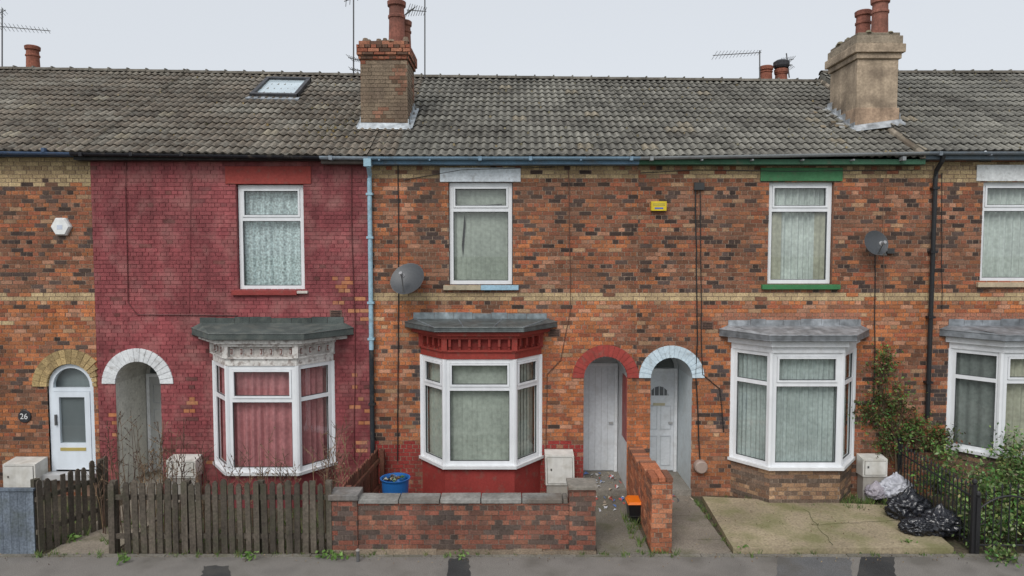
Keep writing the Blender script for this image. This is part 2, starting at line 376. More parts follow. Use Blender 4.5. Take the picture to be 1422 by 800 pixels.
# ---------------------------------------------------------------- arches, porches, doors
for k,(cx,r,rw,zs,zf,col) in arches.items():
    B=MB(); n=17
    for i in range(n):
        a0=math.pi*i/n+.012; a1=math.pi*(i+1)/n-.012
        for part in range(1 if k!='h26' else 2):
            r0,r1=(r,r+rw) if k!='h26' else ((r,r+rw*.5-.006) if part==0 else (r+rw*.5,r+rw))
            if k=='h26' and cx+r1*math.cos((a0+a1)/2)>xA-.03: 
                r1=max(r0+.01,(xA-.01-cx)/max(.2,math.cos((a0+a1)/2))); 
                if r1-r0<.04: continue
            cc=J(col,.25 if k=='h26' else .06)
            f=[(cx+r0*math.cos(a0),zs+r0*math.sin(a0)),(cx+r1*math.cos(a0),zs+r1*math.sin(a0)),(cx+r1*math.cos(a1),zs+r1*math.sin(a1)),(cx+r0*math.cos(a1),zs+r0*math.sin(a1))]
            yo=-.022+U(-.003,.003)
            B.hexa([(f[1][0],yo,f[1][1]),(f[0][0],yo,f[0][1]),(f[0][0],.13,f[0][1]),(f[1][0],.13,f[1][1]),(f[2][0],yo,f[2][1]),(f[3][0],yo,f[3][1]),(f[3][0],.13,f[3][1]),(f[2][0],.13,f[2][1])],cc)
    for i in range(24):
        a0=math.pi*i/24;a1=math.pi*(i+1)/24; r0,r1=r+.002,r+rw-.005
        if k=='h26' and cx+r1*math.cos((a0+a1)/2)>xA-.03: continue
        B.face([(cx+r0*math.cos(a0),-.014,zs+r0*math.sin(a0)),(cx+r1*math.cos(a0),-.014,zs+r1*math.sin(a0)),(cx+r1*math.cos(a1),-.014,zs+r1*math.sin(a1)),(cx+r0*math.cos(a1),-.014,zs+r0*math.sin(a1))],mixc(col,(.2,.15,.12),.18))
    B.build('door_arch',[M_peel if k!='h26' else M_brick],houses[k])
    if k=='h26': continue
    P=MB(); D=1.08
    pc={'red':(.66,.65,.60),'mid':(.64,.65,.66),'rgt':(.62,.67,.69)}[k]
    H=zs+r
    P.box(cx-r-.06,cx-r,.009,D,zf-.3,zs,J(pc,.03)); P.box(cx+r,cx+r+.06,.009,D,zf-.3,zs,J(pc,.03))
    if k=='mid': P.box(cx+r-.012,cx+r-.001,.011,.5,zf+.9,zs,(.28,.04,.03)); 
    nn=12
    for i in range(nn):
        a0=math.pi*i/nn;a1=math.pi*(i+1)/nn
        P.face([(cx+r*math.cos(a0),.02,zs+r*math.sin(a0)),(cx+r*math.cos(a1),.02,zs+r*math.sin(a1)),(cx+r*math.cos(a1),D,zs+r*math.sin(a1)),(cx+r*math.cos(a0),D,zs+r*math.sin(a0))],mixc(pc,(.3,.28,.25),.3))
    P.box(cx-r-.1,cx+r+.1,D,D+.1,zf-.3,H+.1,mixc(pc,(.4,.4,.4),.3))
    P.build('porch_lining',[M_peel if k=='red' else M_paint],houses[k])
    S=MB(); S.box(cx-r,cx+r,-.06,D,zf-.35,zf,(.24,.22,.19)); S.build('porch_floor',[M_conc],houses[k])
    Dm=MB(); fr=Fr((cx,D-.01),(1,0)); dw=r-.02; fz0=zf; fz1=zs-.06 if k!='mid' else zs+.05
    dc=(.70,.73,.76) if k!='red' else (.46,.47,.46)
    fbox(Dm,fr,-dw,-dw+.06,-.02,.05,fz0,fz1,WHITE);fbox(Dm,fr,dw-.06,dw,-.02,.05,fz0,fz1,WHITE);fbox(Dm,fr,-dw,dw,-.02,.052,fz1,fz1+.06,WHITE)
    fbox(Dm,fr,-dw+.062,dw-.062,-.02,.025,fz0+.02,fz1-.004,dc)
    a,b=-dw+.07,dw-.07
    if k=='mid':
        for i in range(1,5): fbox(Dm,fr,a+(b-a)*i/5-.004,a+(b-a)*i/5+.004,.0,.029,fz0+.05,fz1-.05,(.5,.52,.54))
    else:
        hh=fz1-fz0
        rows=[(.06,.36),(.42,.66),(.72,.92)]
        for (q0,q1) in rows:
            for (p0,p1) in ((a+.05,-.03),(.03,b-.05)):
                if k=='rgt' and q0>.7: continue
                z0,z1=fz0+hh*q0,fz0+hh*q1
                for (sa,sb,za,zb) in ((p0,p1,z0,z0+.018),(p0,p1,z1-.018,z1),(p0,p0+.018,z0+.018,z1-.018),(p1-.018,p1,z0+.018,z1-.018)):
                    fbox(Dm,fr,sa,sb,.0,.036,za,zb,mixc(dc,(.4,.42,.45),.45))
        if k=='rgt':
            for i in range(6):
                a0=math.pi*i/6;a1=math.pi*(i+1)/6; c0=fz0+hh*.76
                P0=[fr.p(0,.03,c0),fr.p(.19*math.cos(a0),.03,c0+.19*math.sin(a0)),fr.p(.19*math.cos(a1),.03,c0+.19*math.sin(a1))]
                Dm.face(P0,(.12,.13,.14),0)
                fbox(Dm,fr,.19*math.cos(a1)-.006,.19*math.cos(a1)+.006,.025,.04,c0,c0+.19*math.sin(a1)+.001,dc)
            fbox(Dm,fr,-.12,.12,.02,.04,fz0+hh*.66,fz0+hh*.685,(.5,.45,.3))
    fbox(Dm,fr,b-.1,b-.02,.02,.06,fz0+.98,fz0+1.02,(.4,.4,.4))
    if k=='red' or k=='rgt':
        for i in range(10):
            a0=math.pi*i/10;a1=math.pi*(i+1)/10; c0=zs+.01; q=r-.08
            Dm.face([fr.p(0,.01,c0),fr.p(q*math.cos(a0),.01,c0+q*math.sin(a0)),fr.p(q*math.cos(a1),.01,c0+q*math.sin(a1))],(.10,.12,.12),0)
    Dm.build('front_door',[M_paint],houses[k])
cx,r,rw,zs,zf,col=arches['h26']
Dm=MB(); fr=Fr((cx,.04),(1,0)); W2=(.72,.78,.84)
zd=zs-.03
fbox(Dm,fr,-r+.004,-r+.085,-.08,.0,zf,zs,W2);fbox(Dm,fr,r-.085,r-.004,-.08,.0,zf,zs,W2);fbox(Dm,fr,-r+.085,r-.085,-.08,.002,zd-.07,zd,W2)
n=14
for i in range(n):
    a0=math.pi*i/n;a1=math.pi*(i+1)/n; r0,r1=r-.085,r-.002
    f=[(cx+r0*math.cos(a0),zs+r0*math.sin(a0)),(cx+r1*math.cos(a0),zs+r1*math.sin(a0)),(cx+r1*math.cos(a1),zs+r1*math.sin(a1)),(cx+r0*math.cos(a1),zs+r0*math.sin(a1))]
    Dm.hexa([(f[1][0],.04,f[1][1]),(f[0][0],.04,f[0][1]),(f[0][0],.12,f[0][1]),(f[1][0],.12,f[1][1]),(f[2][0],.04,f[2][1]),(f[3][0],.04,f[3][1]),(f[3][0],.12,f[3][1]),(f[2][0],.12,f[2][1])],W2)
    Dm.face([(cx,.07,zs),(cx+r0*math.cos(a0),.07,zs+r0*math.sin(a0)),(cx+r0*math.cos(a1),.07,zs+r0*math.sin(a1))],(1,1,1),1)
Dm.box(cx-r+.02,cx+r-.02,.2,.22,zs-.1,zs+r-.02,(.24,.27,.28),0)
a,b=-r+.09,r-.09; z0,z1=zf+.03,zd-.075
fbox(Dm,fr,a,b,-.05,.012,z0,z0+.5,W2); fbox(Dm,fr,a,b,-.05,.012,z1-.1,z1,W2); fbox(Dm,fr,a,a+.1,-.05,.011,z0+.5,z1-.1,W2); fbox(Dm,fr,b-.1,b,-.05,.011,z0+.5,z1-.1,W2)
Dm.face([fr.p(a+.1,-.02,z0+.5),fr.p(b-.1,-.02,z0+.5),fr.p(b-.1,-.02,z1-.1),fr.p(a+.1,-.02,z1-.1)],(1,1,1),1)
fbox(Dm,fr,a+.1,b-.1,-.07,-.05,z0+.5,z1-.1,(.16,.18,.19))
fbox(Dm,fr,a+.1,b-.1,.0,.02,z0+.36,z0+.42,(.45,.36,.12)); fbox(Dm,fr,a+.03,a+.06,.01,.05,z0+.85,z0+1.05,(.1,.1,.1))
Dm.box(cx-r-.05,cx+r+.05,-.2,.03,zf-.1,zf-.002,(.5,.5,.5),0)
Dm.box(cx-r-.05,cx+r+.05,.001,.1,-.1,zf-.1,(.3,.2,.15),0)
Dm.build('front_door',[M_upvc,M_glass],houses['h26'])
# ---------------------------------------------------------------- bays
def outline(b,o,oy=None):
    oy=o if oy is None else oy
    return [(b['cx']-b['hw']-o,-.002),(b['cx']-b['fw']-o*.5,-b['p']-oy),(b['cx']+b['fw']+o*.5,-b['p']-oy),(b['cx']+b['hw']+o,-.002)]
for k,b in bays.items():
    H=houses[k]; cx=b['cx']; p=b['p']
    z0=Z(b['vs'],-p); z1=Z(b['vt'],-p); zt=Z(b['vtr'],-p)
    pts=outline(b,0)
    B=MB()
    for i in range(3):
        d=(pts[i+1][0]-pts[i][0],pts[i+1][1]-pts[i][1]); L=math.hypot(*d); fr=Fr(pts[i],d)
        window(B,fr,.02,L-.02,z0,z1,zt,b['kind'] if not(k=='far' and i==0) else 'grey',.07,opens=(i==1 or k=='mid'))
    for (x,y) in pts:
        oct_=[(x+.05*math.cos(t*math.pi/4),y+.03+.05*math.sin(t*math.pi/4)) for t in range(8)]
        if y>-.1: oct_=[(q[0],min(q[1],0.03)) for q in oct_]
        B.prism(oct_,z0,z1,WHITE)
    B.prism(outline(b,.07),z0-.055,z0-.001,(.72,.73,.74))
    B.build('bay_window',[M_upvc,M_glass,M_cloth],H)
    if k=='mid':
        B=MB(); B.prism(outline(b,-.0),-.1,z0-.056,(.29,.042,.036)); B.build('bay_base',[M_peel],H)
    elif k=='red':
        B=MB(); B.prism(outline(b,0),-.1,z0-.056,(.24,.055,.06)); B.build('bay_base',[M_peel],H)
    else:
        B=MB()
        for i in range(3):
            d=(pts[i+1][0]-pts[i][0],pts[i+1][1]-pts[i][1]); L=math.hypot(*d); fr=Fr(pts[i],d)
            def cf(x,z,h,row):
                if row%5==1: return J((.12,.09,.07),.3)
                return J(random.choice([(.28,.17,.10),(.22,.13,.085),(.16,.11,.08),(.36,.23,.14)]),.25)
            brick_panel(B,fr,L,-.1,z0-.056,cf,(.24,.19,.15))
        B.build('bay_base',[M_brick],H)
    zrb=Z(b['vr'][0]); zrf=Z(b['vr'][1],-p-.22)
    C=MB()
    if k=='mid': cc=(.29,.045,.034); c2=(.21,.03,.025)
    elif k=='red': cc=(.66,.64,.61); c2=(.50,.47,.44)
    else: cc=(.74,.76,.78); c2=(.6,.62,.64)
    zc=zrf-.005; hc=zc-z1
    if k in('mid','red'):
        C.prism(outline(b,.02),z1+.002,z1+hc*.30,cc)
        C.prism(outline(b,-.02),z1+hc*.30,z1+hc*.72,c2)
        C.prism(outline(b,.07),z1+hc*.72,z1+hc*.84,cc)
        C.prism(outline(b,b['o']-.12,.13),z1+hc*.84,zc,cc)
        C.prism(outline(b,.05),z1+hc*.26,z1+hc*.33,cc)
        pp=outline(b,-.02)
        for i in range(3):
            d=(pp[i+1][0]-pp[i][0],pp[i+1][1]-pp[i][1]); L=math.hypot(*d); fr=Fr(pp[i],d)
            nb=7 if i==1 else 4
            for q in range(nb):
                s=L*(q+.5)/nb
                if k=='mid':
                    fbox(C,fr,s-.022,s+.022,0,.075,z1+hc*.45,z1+hc*.72,cc); fbox(C,fr,s-.018,s+.018,0,.045,z1+hc*.34,z1+hc*.45,cc)
                else:
                    for e in range(3):
                        fbox(C,fr,s-.03+e*.012,s+.03-e*.012,0,.02+e*.012,z1+hc*(.38+e*.04),z1+hc*(.66-e*.04),(.64,.62,.60) if e!=1 else (.25,.12,.10))
        for (x,y) in outline(b,.0):
            C.box(x-.05,x+.05,min(y-.06,-.003),min(y+.06,0)-.001 if y<-.1 else -.002,z1+hc*.3,z1+hc*.84,cc)
    else:
        C.prism(outline(b,.03),z1+.002,z1+hc*.5,cc); C.prism(outline(b,.10),z1+hc*.5,zc,cc)
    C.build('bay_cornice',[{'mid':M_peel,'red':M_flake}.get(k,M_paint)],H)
    Rf=MB()
    fc={'mid':(.11,.13,.13),'red':(.085,.10,.095),'rgt':(.33,.35,.37),'far':(.24,.26,.28),'h26':(.2,.2,.2)}[k]
    mt={'mid':M_lead,'red':M_felt,'rgt':M_lead,'far':M_lead,'h26':M_felt}[k]
    o=outline(b,b['o'],.20); th=.075 if k=='mid' else .10
    bk=[(cx-b['hw']-b['o']+.16,-.003,zrb-.06),(cx+b['hw']+b['o']-.16,-.003,zrb-.06)]
    zt_=zrf+th
    low=[(q[0],q[1],zrf) for q in o]; hi=[(q[0],q[1],zt_) for q in o]
    hi[0]=(o[0][0],-.003,zt_+.02); hi[3]=(o[3][0],-.003,zt_+.02)
    fce=mixc(fc,(.07,.075,.08),.55) if k=='rgt' else fc
    for i in range(3): Rf.face([low[i],low[i+1],hi[i+1],hi[i]],fce)
    Rf.face([low[0],hi[0],bk[0]],fc);Rf.face([low[3],hi[3],bk[1]],fc)
    Rf.face(low[::-1],fc)
    nS=12; nT=3
    def lp(p,q,t): return tuple(p[j]*(1-t)+q[j]*t for j in range(3))
    def tp_(a,c):
        q=lp(lp(hi[1],hi[2],a),lp(bk[0],bk[1],a),c)
        dz=0 if c in(0,1) else .016*noise.noise(Vector((q[0]*4,q[1]*5,1)))
        return (q[0],q[1],q[2]+dz)
    for i in range(nS):
        for j in range(nT):
            Rf.face([tp_(i/nS,j/nT),tp_((i+1)/nS,j/nT),tp_((i+1)/nS,(j+1)/nT),tp_(i/nS,(j+1)/nT)],J(fc,.06))
    Rf.face([hi[0],hi[1],bk[0]],J(fc,.1));Rf.face([hi[2],hi[3],bk[1]],J(fc,.1))
    Rf.tube([hi[0],hi[1],hi[2],hi[3]],.011,mixc(fc,(.3,.3,.3),.2)); Rf.tube([low[0],low[1],low[2],low[3]],.011,mixc(fc,(.03,.03,.03),.5))
    x=bk[0][0]
    while x<bk[1][0]-.05:
        w=min(U(.28,.42),bk[1][0]-x); Rf.box(x,x+w-.006,-.016,-.004,zrb-.07,zrb+U(.03,.06),J((.24,.28,.30) if k=='mid' else fc,.2)); x+=w
    if k=='mid':
        for t in (.0,.33,.66,1.0): Rf.tube([lp(hi[1],hi[2],t),lp(bk[0],bk[1],t)],.013,(.20,.23,.25))
    Rf.build('bay_roof',[mt],H)
# ---------------------------------------------------------------- roof
def ez(x): return 6.27+max(0,(-2.6-x))*.0145 if x<xD-.33 else 6.36
def rz(x): 
    if x>=xD-.33: return 8.82
    return 8.72-(x+2.0)*.012 if x>-2 else 8.72+(-2-x)*.019
def roofp(x,t,h=0):
    y=-.25+4.25*t; z=ez(x)*(1-t)+rz(x)*t
    return (x,y-h*.5,z+h*.866)
def on_roof(u,v):
    a,yy,zz=ray(u,v); lo=11;hi=18
    for _ in range(40):
        t=(lo+hi)/2; x=a*t; y=CY+yy*t; z=CZ+zz*t
        tt=(y+.25)/4.25; zr=ez(x)*(1-tt)+rz(x)*tt
        if z>zr: lo=t
        else: hi=t
    return x,y,z
NC=16; roll=.15; SUB=6
prof=[.0,.004,.024,.034,.024,.004]
rx={'h26':(XL,xA),'red':(xA,xB),'mid':(xB,xC),'rgt':(xC,xD-.33),'far':(xD-.33,XR)}
for k,(a,b) in rx.items():
    B=MB(); n=int((b-a)/roll*SUB)
    i0=math.ceil(a/roll*SUB); i1=math.floor(b/roll*SUB)
    xs=[a]+[i*roll/SUB for i in range(i0,i1+1)]+[b]
    idx=[i0]+list(range(i0,i1+1))+[i1]
    for c in range(NC):
        t0=c/NC; t1=(c+1)/NC+.004
        base=len(B.v); m=len(xs)
        offs={}
        for j,x in enumerate(xs):
            h=prof[idx[j]%SUB]; tile=idx[j]//(SUB*2)
            if tile not in offs: offs[tile]=(U(-.003,.005),U(-.002,.002))
            ho,to=offs[tile]
            sag=.010*noise.noise(Vector((x*.6,c*.3,0)))
            B.v.append(roofp(x,t0+to,h+sag-.005)); B.v.append(roofp(x,t0+to,h+.030+sag+ho)); B.v.append(roofp(x,t1+to,h+.004+sag))
        tc={}
        for j in range(m-1):
            tile=idx[j]//(SUB*2)
            if tile not in tc:
                x=xs[j]; n1=noise.noise(Vector((x*.5,c*.35,4)))+.5*noise.noise(Vector((x*2,c*.9,8)))
                warm=(.150,.125,.098) if x<-2.3 else (.155,.148,.128)
                if x>xD-.33: warm=(.142,.138,.122)
                cc=mixc(warm,(.25,.24,.205),max(0,min(.75,n1*.9)))
                cc=mixc(cc,(.065,.056,.047),max(0,min(.65,-n1*.9)))
                cc=J(cc,.20)
                if R()<.02: cc=(.23,.20,.15)
                tc[tile]=cc
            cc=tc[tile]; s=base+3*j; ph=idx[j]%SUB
            g=.5 if ph in(5,0) else (1.15 if ph in (2,3) else .9)  # roll shading painted into the colour: pans darker, with dirt, crests lighter
            B.f.append((s,s+3,s+4,s+1)); B.c.append(tuple(q*.28 for q in cc)); B.m.append(0)  # lower edge face darkened, shade of the course step painted in
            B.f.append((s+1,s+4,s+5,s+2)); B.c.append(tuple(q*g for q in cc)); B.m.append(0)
    for _ in range(int((b-a)*26)):
        x=U(a,b); t=U(.02,.98)
        if k=='red' and R()<.6: x=random.gauss(-3.6,.35); t=random.gauss(.27,.08)
        if x<a or x>b: continue
        q=roofp(x,t,.035); s=U(.012,.035); col=random.choice([(.10,.085,.03),(.18,.14,.06),(.24,.17,.07),(.06,.055,.03)])
        if k!='red': col=mixc(col,(.16,.15,.11),.5)
        B.prism([(q[0]+s*math.cos(e*1.05),q[1]+s*.8*math.sin(e*1.05)) for e in range(6)],q[2]-.03,q[2]+s*.5,J(col,.3),0,[(q[0]+s*.5*math.cos(e*1.05),q[1]+s*.4*math.sin(e*1.05)) for e in range(6)])
    B.face([(a,4,rz(a+.001)+.0),(b,4,rz(b-.001)+.0),(b,8.6,ez(b-.001)-.05),(a,8.6,ez(a+.001)-.05)],(.10,.09,.075))
    x=a
    while x<b-.02:
        w=min(.45,b-x); xe=x+w-.012
        z=rz(min(x+w/2,b-.001)); cc=J((.11,.098,.08),.25); seg=7
        for e in range(seg):
            a0=math.pi*(e/seg)*.9+.15; a1=math.pi*((e+1)/seg)*.9+.15
            B.face([(x,4-.13*math.cos(a0),z-.02+.10*math.sin(a0)),(xe,4-.13*math.cos(a0),z-.02+.10*math.sin(a0)),(xe,4-.13*math.cos(a1),z-.02+.10*math.sin(a1)),(x,4-.13*math.cos(a1),z-.02+.10*math.sin(a1))],cc)
        B.box(xe-.015,xe+.018,3.90,4.10,z-.02,z+.086,J((.15,.14,.12),.3))
        x+=w
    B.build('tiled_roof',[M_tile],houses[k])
B=MB(); xv=xD-.33
for i in range(24):
    t0,t1=i/24,(i+1)/24
    p0=(xv-.001,-.25+4.25*t0,ez(0)*(1-t0)+rz(xv-.01)*t0); p1=(xv-.001,-.25+4.25*t1,ez(0)*(1-t1)+rz(xv-.01)*t1)
    h=.14+U(-.015,.02)
    B.hexa([(p0[0]-.07,p0[1],p0[2]-.02),(p0[0]+.03,p0[1],p0[2]-.02),(p1[0]+.03,p1[1],p1[2]-.02),(p1[0]-.07,p1[1],p1[2]-.02),(p0[0]-.05,p0[1],p0[2]+h*.55),(p0[0]+.03,p0[1],p0[2]+h),(p1[0]+.03,p1[1],p1[2]+h),(p1[0]-.05,p1[1],p1[2]+h*.55)],J((.28,.24,.19) if R()<.5 else (.15,.13,.10),.3))
B.build('roof_verge',[M_stone],houses['far'])
# skylight
B=MB()
P=[on_roof(*q) for q in ((350,137),(408,139),(424,114),(372,113))]
y0,y1=P[0][1],P[3][1]
def rp(x,y,h): t=(y+.25)/4.25; return roofp(x,t,h)
def rbox(x0,x1,y0,y1,h0,h1,col,m=0):
    B.hexa([rp(x0,y0,h0),rp(x1,y0,h0),rp(x1,y1,h0),rp(x0,y1,h0),rp(x0,y0,h1),rp(x1,y0,h1),rp(x1,y1,h1),rp(x0,y1,h1)],col,m)
x0,x1=X(362,125,2.9),X(416,125,2.9)
rbox(x0-.14,x1+.14,y0-.12,y0,.0,.05,(.36,.39,.42))
rbox(x0-.08,x0,y0,y1,0,.11,(.05,.05,.055));rbox(x1,x1+.08,y0,y1,0,.11,(.05,.05,.055));rbox(x0-.08,x1+.08,y0-.005,y0+.07,0,.115,(.06,.06,.065));rbox(x0-.08,x1+.08,y1-.07,y1,0,.115,(.06,.06,.065))
rbox(x0,x1,y0+.07,y1-.07,.02,.06,(.45,.53,.57),1)
B.build('skylight',[M_lead,vmat('skylight_glass',.12,3,.1,1,.1,0,spec=.8)],houses['red'])
# ---------------------------------------------------------------- gutters and fascias
def halfpipe(B,x0,x1,y,z0,z1,r,col):
    n=8
    for i in range(n):
        a0=math.pi+math.pi*i/n; a1=math.pi+math.pi*(i+1)/n
        for rr in (r,r-.006):
            B.face([(x0,y+rr*math.cos(a0),z0+rr*math.sin(a0)),(x1,y+rr*math.cos(a0),z1+rr*math.sin(a0)),(x1,y+rr*math.cos(a1),z1+rr*math.sin(a1)),(x0,y+rr*math.cos(a1),z0+rr*math.sin(a1))],col)
def gutter(k,u0,u1,col,fcol,brk=.9):
    x0=X(u0,222);x1=X(u1,222); B=MB(); z0=ez(x0+.01);z1=ez(x1-.01)
    halfpipe(B,x0,x1,-.27,z0,z1,.055,col)
    B.box(x0,x1,-.205,-.02,z0-.12,z0-.03,fcol)
    x=x0+.2
    while x<x1:
        B.box(x-.015,x+.015,-.335,-.2,z0-.07,z0-.045,mixc(col,(0,0,0),.2)); 
        if R()<.5: B.box(x-.03,x+.03,-.336,-.21,z0-.066,z0+.004,mixc(col,(0,0,0),.1))
        x+=brk
    B.build('gutter',[M_peel],houses[k])
gutter('h26',-280,112,(.07,.11,.19),(.05,.09,.17))
gutter('red',112,450,(.02,.02,.025),(.03,.03,.03))
gutter('red',450,516,(.30,.36,.42),(.12,.10,.09))
gutter('mid',516,885,(.21,.32,.42),(.14,.24,.34))
gutter('rgt',885,1276,(.28,.30,.31),(.05,.13,.08))
gutter('far',1276,1720,(.18,.21,.24),(.14,.18,.22))
# ---------------------------------------------------------------- downpipes
B=MB(); xp=X(517,300); LB=(.32,.49,.59)
B.tube([(xp,-.27,6.2),(xp,-.27,6.1),(xp-.02,-.09,5.98),(xp-.03,-.07,5.9),(xp-.03,-.07,Z(485))],.042,LB,n=10)
B.tube([(xp-.03,-.07,Z(485)),(xp-.03,-.07,.35),(xp-.03,-.16,.25)],.043,(.025,.03,.035),n=10)
B.box(xp-.08,xp+.05,-.33,-.2,6.1,6.24,LB)
for v in (270,330,420,470,560): B.box(xp-.09,xp+.03,-.12,-.002,Z(v)-.02,Z(v)+.02,(.32,.48,.57) if v<480 else (.03,.03,.03))
B.build('downpipe',[M_peel],houses['mid'])
B=MB(); xq=X(1297,222)
B.tube([(xq,-.27,6.3),(xq,-.24,6.2),(xq-.005,-.09,6.05),(xq-.005,-.07,5.9),(xq-.005,-.07,Z(580))],.04,(.015,.016,.018),n=10)
for v in (262,350,440,530): B.box(xq-.065,xq+.055,-.12,-.002,Z(v)-.02,Z(v)+.02,(.015,.015,.018))
B.build('downpipe',[M_iron],houses['rgt'])
# ---------------------------------------------------------------- chimneys
def lathe_pot(B,x,y,z,h,r,col):
    B.lathe([(r*1.12,0),(r*1.12,.05),(r,.07),(r*.93,h*.55),(r*.95,h*.6),(r*1.05,h*.61),(r*1.05,h*.66),(r*.93,h*.68),(r*.9,h-.12),(r*1.1,h-.1),(r*1.14,h-.02),(r*.95,h),(r*.78,h),(r*.75,h*.4)],(x,y,z),col,n=20)
B=MB(); x0,x1,y0,y1=X(501,150,1.0),X(566,150,1.0),1.0,1.95
zt=Z(57,1.0); zm=Z(82,1.0)
def ccol(x,z,h,row):
    n=nz2(x,z,1.8,7)+.4*nz2(x,z,5,1)
    if z<zm-.05 and n>-.18: return J(mixc((.30,.23,.16),(.20,.15,.11),max(0,min(1,.5+n))),.08)
    if R()<.25: return J((.14,.09,.06),.3)
    return J((.29,.10,.06) if z>zm-.1 else (.29,.15,.10),.25)
for (o,d,L) in (((x0,y0),(1,0),x1-x0),((x1,y0),(0,1),y1-y0),((x0,y1),(0,-1),y1-y0),((x1,y1),(-1,0),x1-x0)):
    brick_panel(B,Fr(o,d),L,6.7,zm,ccol,(.24,.19,.14),rec=.009)
for (q,za,zb) in ((.03,zm,zm+.075),(.06,zm+.075,zt-.08),(.02,zt-.08,zt)):
    xx0,xx1,yy0,yy1=x0-q,x1+q,y0-q,y1+q
    for (o,d,L) in (((xx0,yy0),(1,0),xx1-xx0),((xx1,yy0),(0,1),yy1-yy0),((xx0,yy1),(0,-1),yy1-yy0),((xx1,yy1),(-1,0),xx1-xx0)):
        brick_panel(B,Fr(o,d),L,za,zb,lambda x,z,h,r_:J(random.choice([(.30,.10,.06),(.26,.085,.05),(.12,.065,.045),(.36,.15,.09)]),.25),(.18,.14,.10),rec=.012)
    B.box(xx0+.012,xx1-.012,yy0+.012,yy1-.012,za+.001,zb-.006,(.16,.13,.10))
for _ in range(26):
    a=U(x0,x1);b2=U(y0,y1);s=U(.03,.1); B.prism([(a+s*math.cos(i*1.05+_),b2+s*math.sin(i*1.05+_)) for i in range(6)],zt-.01,zt+U(.02,.10),J((.20,.15,.11),.3),0,[(a+s*.6*math.cos(i*1.05+_),b2+s*.6*math.sin(i*1.05+_)) for i in range(6)])
B.build('chimney_stack',[M_brick],houses['mid'])
B=MB()
lathe_pot(B,X(551,30,1.3),1.3,zt,Z(2,1.3)-zt,.165,(.24,.095,.07))
lathe_pot(B,X(562,30,1.72),1.72,zt,.62,.13,(.26,.11,.075))
B.build('chimney_pots',[M_pot],houses['mid'])
def flash(B,x0,x1,y0,y1,col):
    B.hexa([rp(x0-.05,y0-.10,.035),rp(x1+.07,y0-.10,.035),rp(x1+.07,y0-.005,.045),rp(x0-.05,y0-.005,.045),rp(x0-.04,y0-.09,.045),rp(x1+.06,y0-.09,.045),(x1+.02,y0-.012,rp(x1,y0,0)[2]+.11),(x0-.02,y0-.012,rp(x0,y0,0)[2]+.11)],col)
    for (xa,xb) in ((x1+.004,x1+.02),(x0-.02,x0-.004)):
        n=6
        for i in range(n):
            ya=y0+(y1-y0)*i/n; yb=y0+(y1-y0)*(i+1)/n; za=rp(xa,ya,0)[2]; 
            B.box(xa,xb,ya,yb-.003,za-.05,za+.20+U(-.03,.03),J(col,.15))
    for (xa,xb) in ((x1+.02,x1+.10),(x0-.08,x0-.02)):
        B.hexa([rp(xa,y0-.06,.03),rp(xb,y0-.06,.03),rp(xb,y1,.03),rp(xa,y1,.03),rp(xa,y0-.06,.055),rp(xb,y0-.06,.045),rp(xb,y1,.045),rp(xa,y1,.055)],J(col,.1))
B=MB(); flash(B,x0,x1,y0,y1,(.46,.50,.53))
B.build('chimney_flashing',[M_lead],houses['mid'])
B=MB(); x0,x1,y0,y1=X(1190,120,1.0),X(1247,120,1.0),1.0,2.15
zt=Z(45,1.0)
BF=(.42,.33,.24)
def cbox(q,za,zb,col): B.box(x0-q,x1+q,y0-q,y1+q,za,zb,col)
cbox(.0,6.7,Z(82,1.0),BF); cbox(.04,Z(82,1.0)+.001,Z(74,1.0),J(BF,.1)); cbox(.09,Z(74,1.0)+.001,Z(62,1.0),J(BF,.1)); cbox(.05,Z(62,1.0)+.001,Z(50,1.0),(.34,.28,.21))
cbox(.01,Z(50,1.0)+.001,zt,(.25,.21,.16))
for _ in range(40):
    a=U(x0,x1);b2=U(y0,y1);s=U(.04,.1); B.prism([(a+s*math.cos(i*1.05+_),b2+s*math.sin(i*1.05+_)) for i in range(6)],zt-.01,zt+U(.01,.07),J((.20,.18,.12),.3),0,[(a+s*.6*math.cos(i*1.05+_),b2+s*.6*math.sin(i*1.05+_)) for i in range(6)])
cbox(.03,6.7,Z(150,1.0),(.38,.27,.19))
B.build('chimney_stack',[M_stone],houses['rgt'],bevel=.03)
B=MB()
lathe_pot(B,X(1222,20,1.35),1.35,zt,.78,.16,(.26,.11,.08)); lathe_pot(B,X(1199,20,1.85),1.85,zt,.70,.15,(.24,.095,.07))
B.build('chimney_pots',[M_pot],houses['rgt'])
B=MB(); flash(B,x0-.03,x1+.03,y0-.03,y1,(.40,.42,.44))
for _ in range(16):   # slipped flashing scraps and mortar crumbs beside the stack
    x=x0-.15-abs(random.gauss(0,.2)); y=U(1.0,2.2); q=rp(x,y,.045); s=U(.03,.09); an=U(0,3)
    B.hexa([(q[0]-s,q[1]-s*.5,q[2]-.02),(q[0]+s,q[1]-s*.4,q[2]-.02),(q[0]+s*.8,q[1]+s*.5,q[2]+s*.25),(q[0]-s*.9,q[1]+s*.4,q[2]+s*.25),(q[0]-s,q[1]-s*.5,q[2]),(q[0]+s,q[1]-s*.4,q[2]),(q[0]+s*.8,q[1]+s*.5,q[2]+s*.25+.02),(q[0]-s*.9,q[1]+s*.4,q[2]+s*.25+.02)],J(random.choice([(.40,.40,.38),(.30,.24,.16),(.14,.12,.10)]),.2))
B.build('chimney_flashing',[M_lead],houses['rgt'])
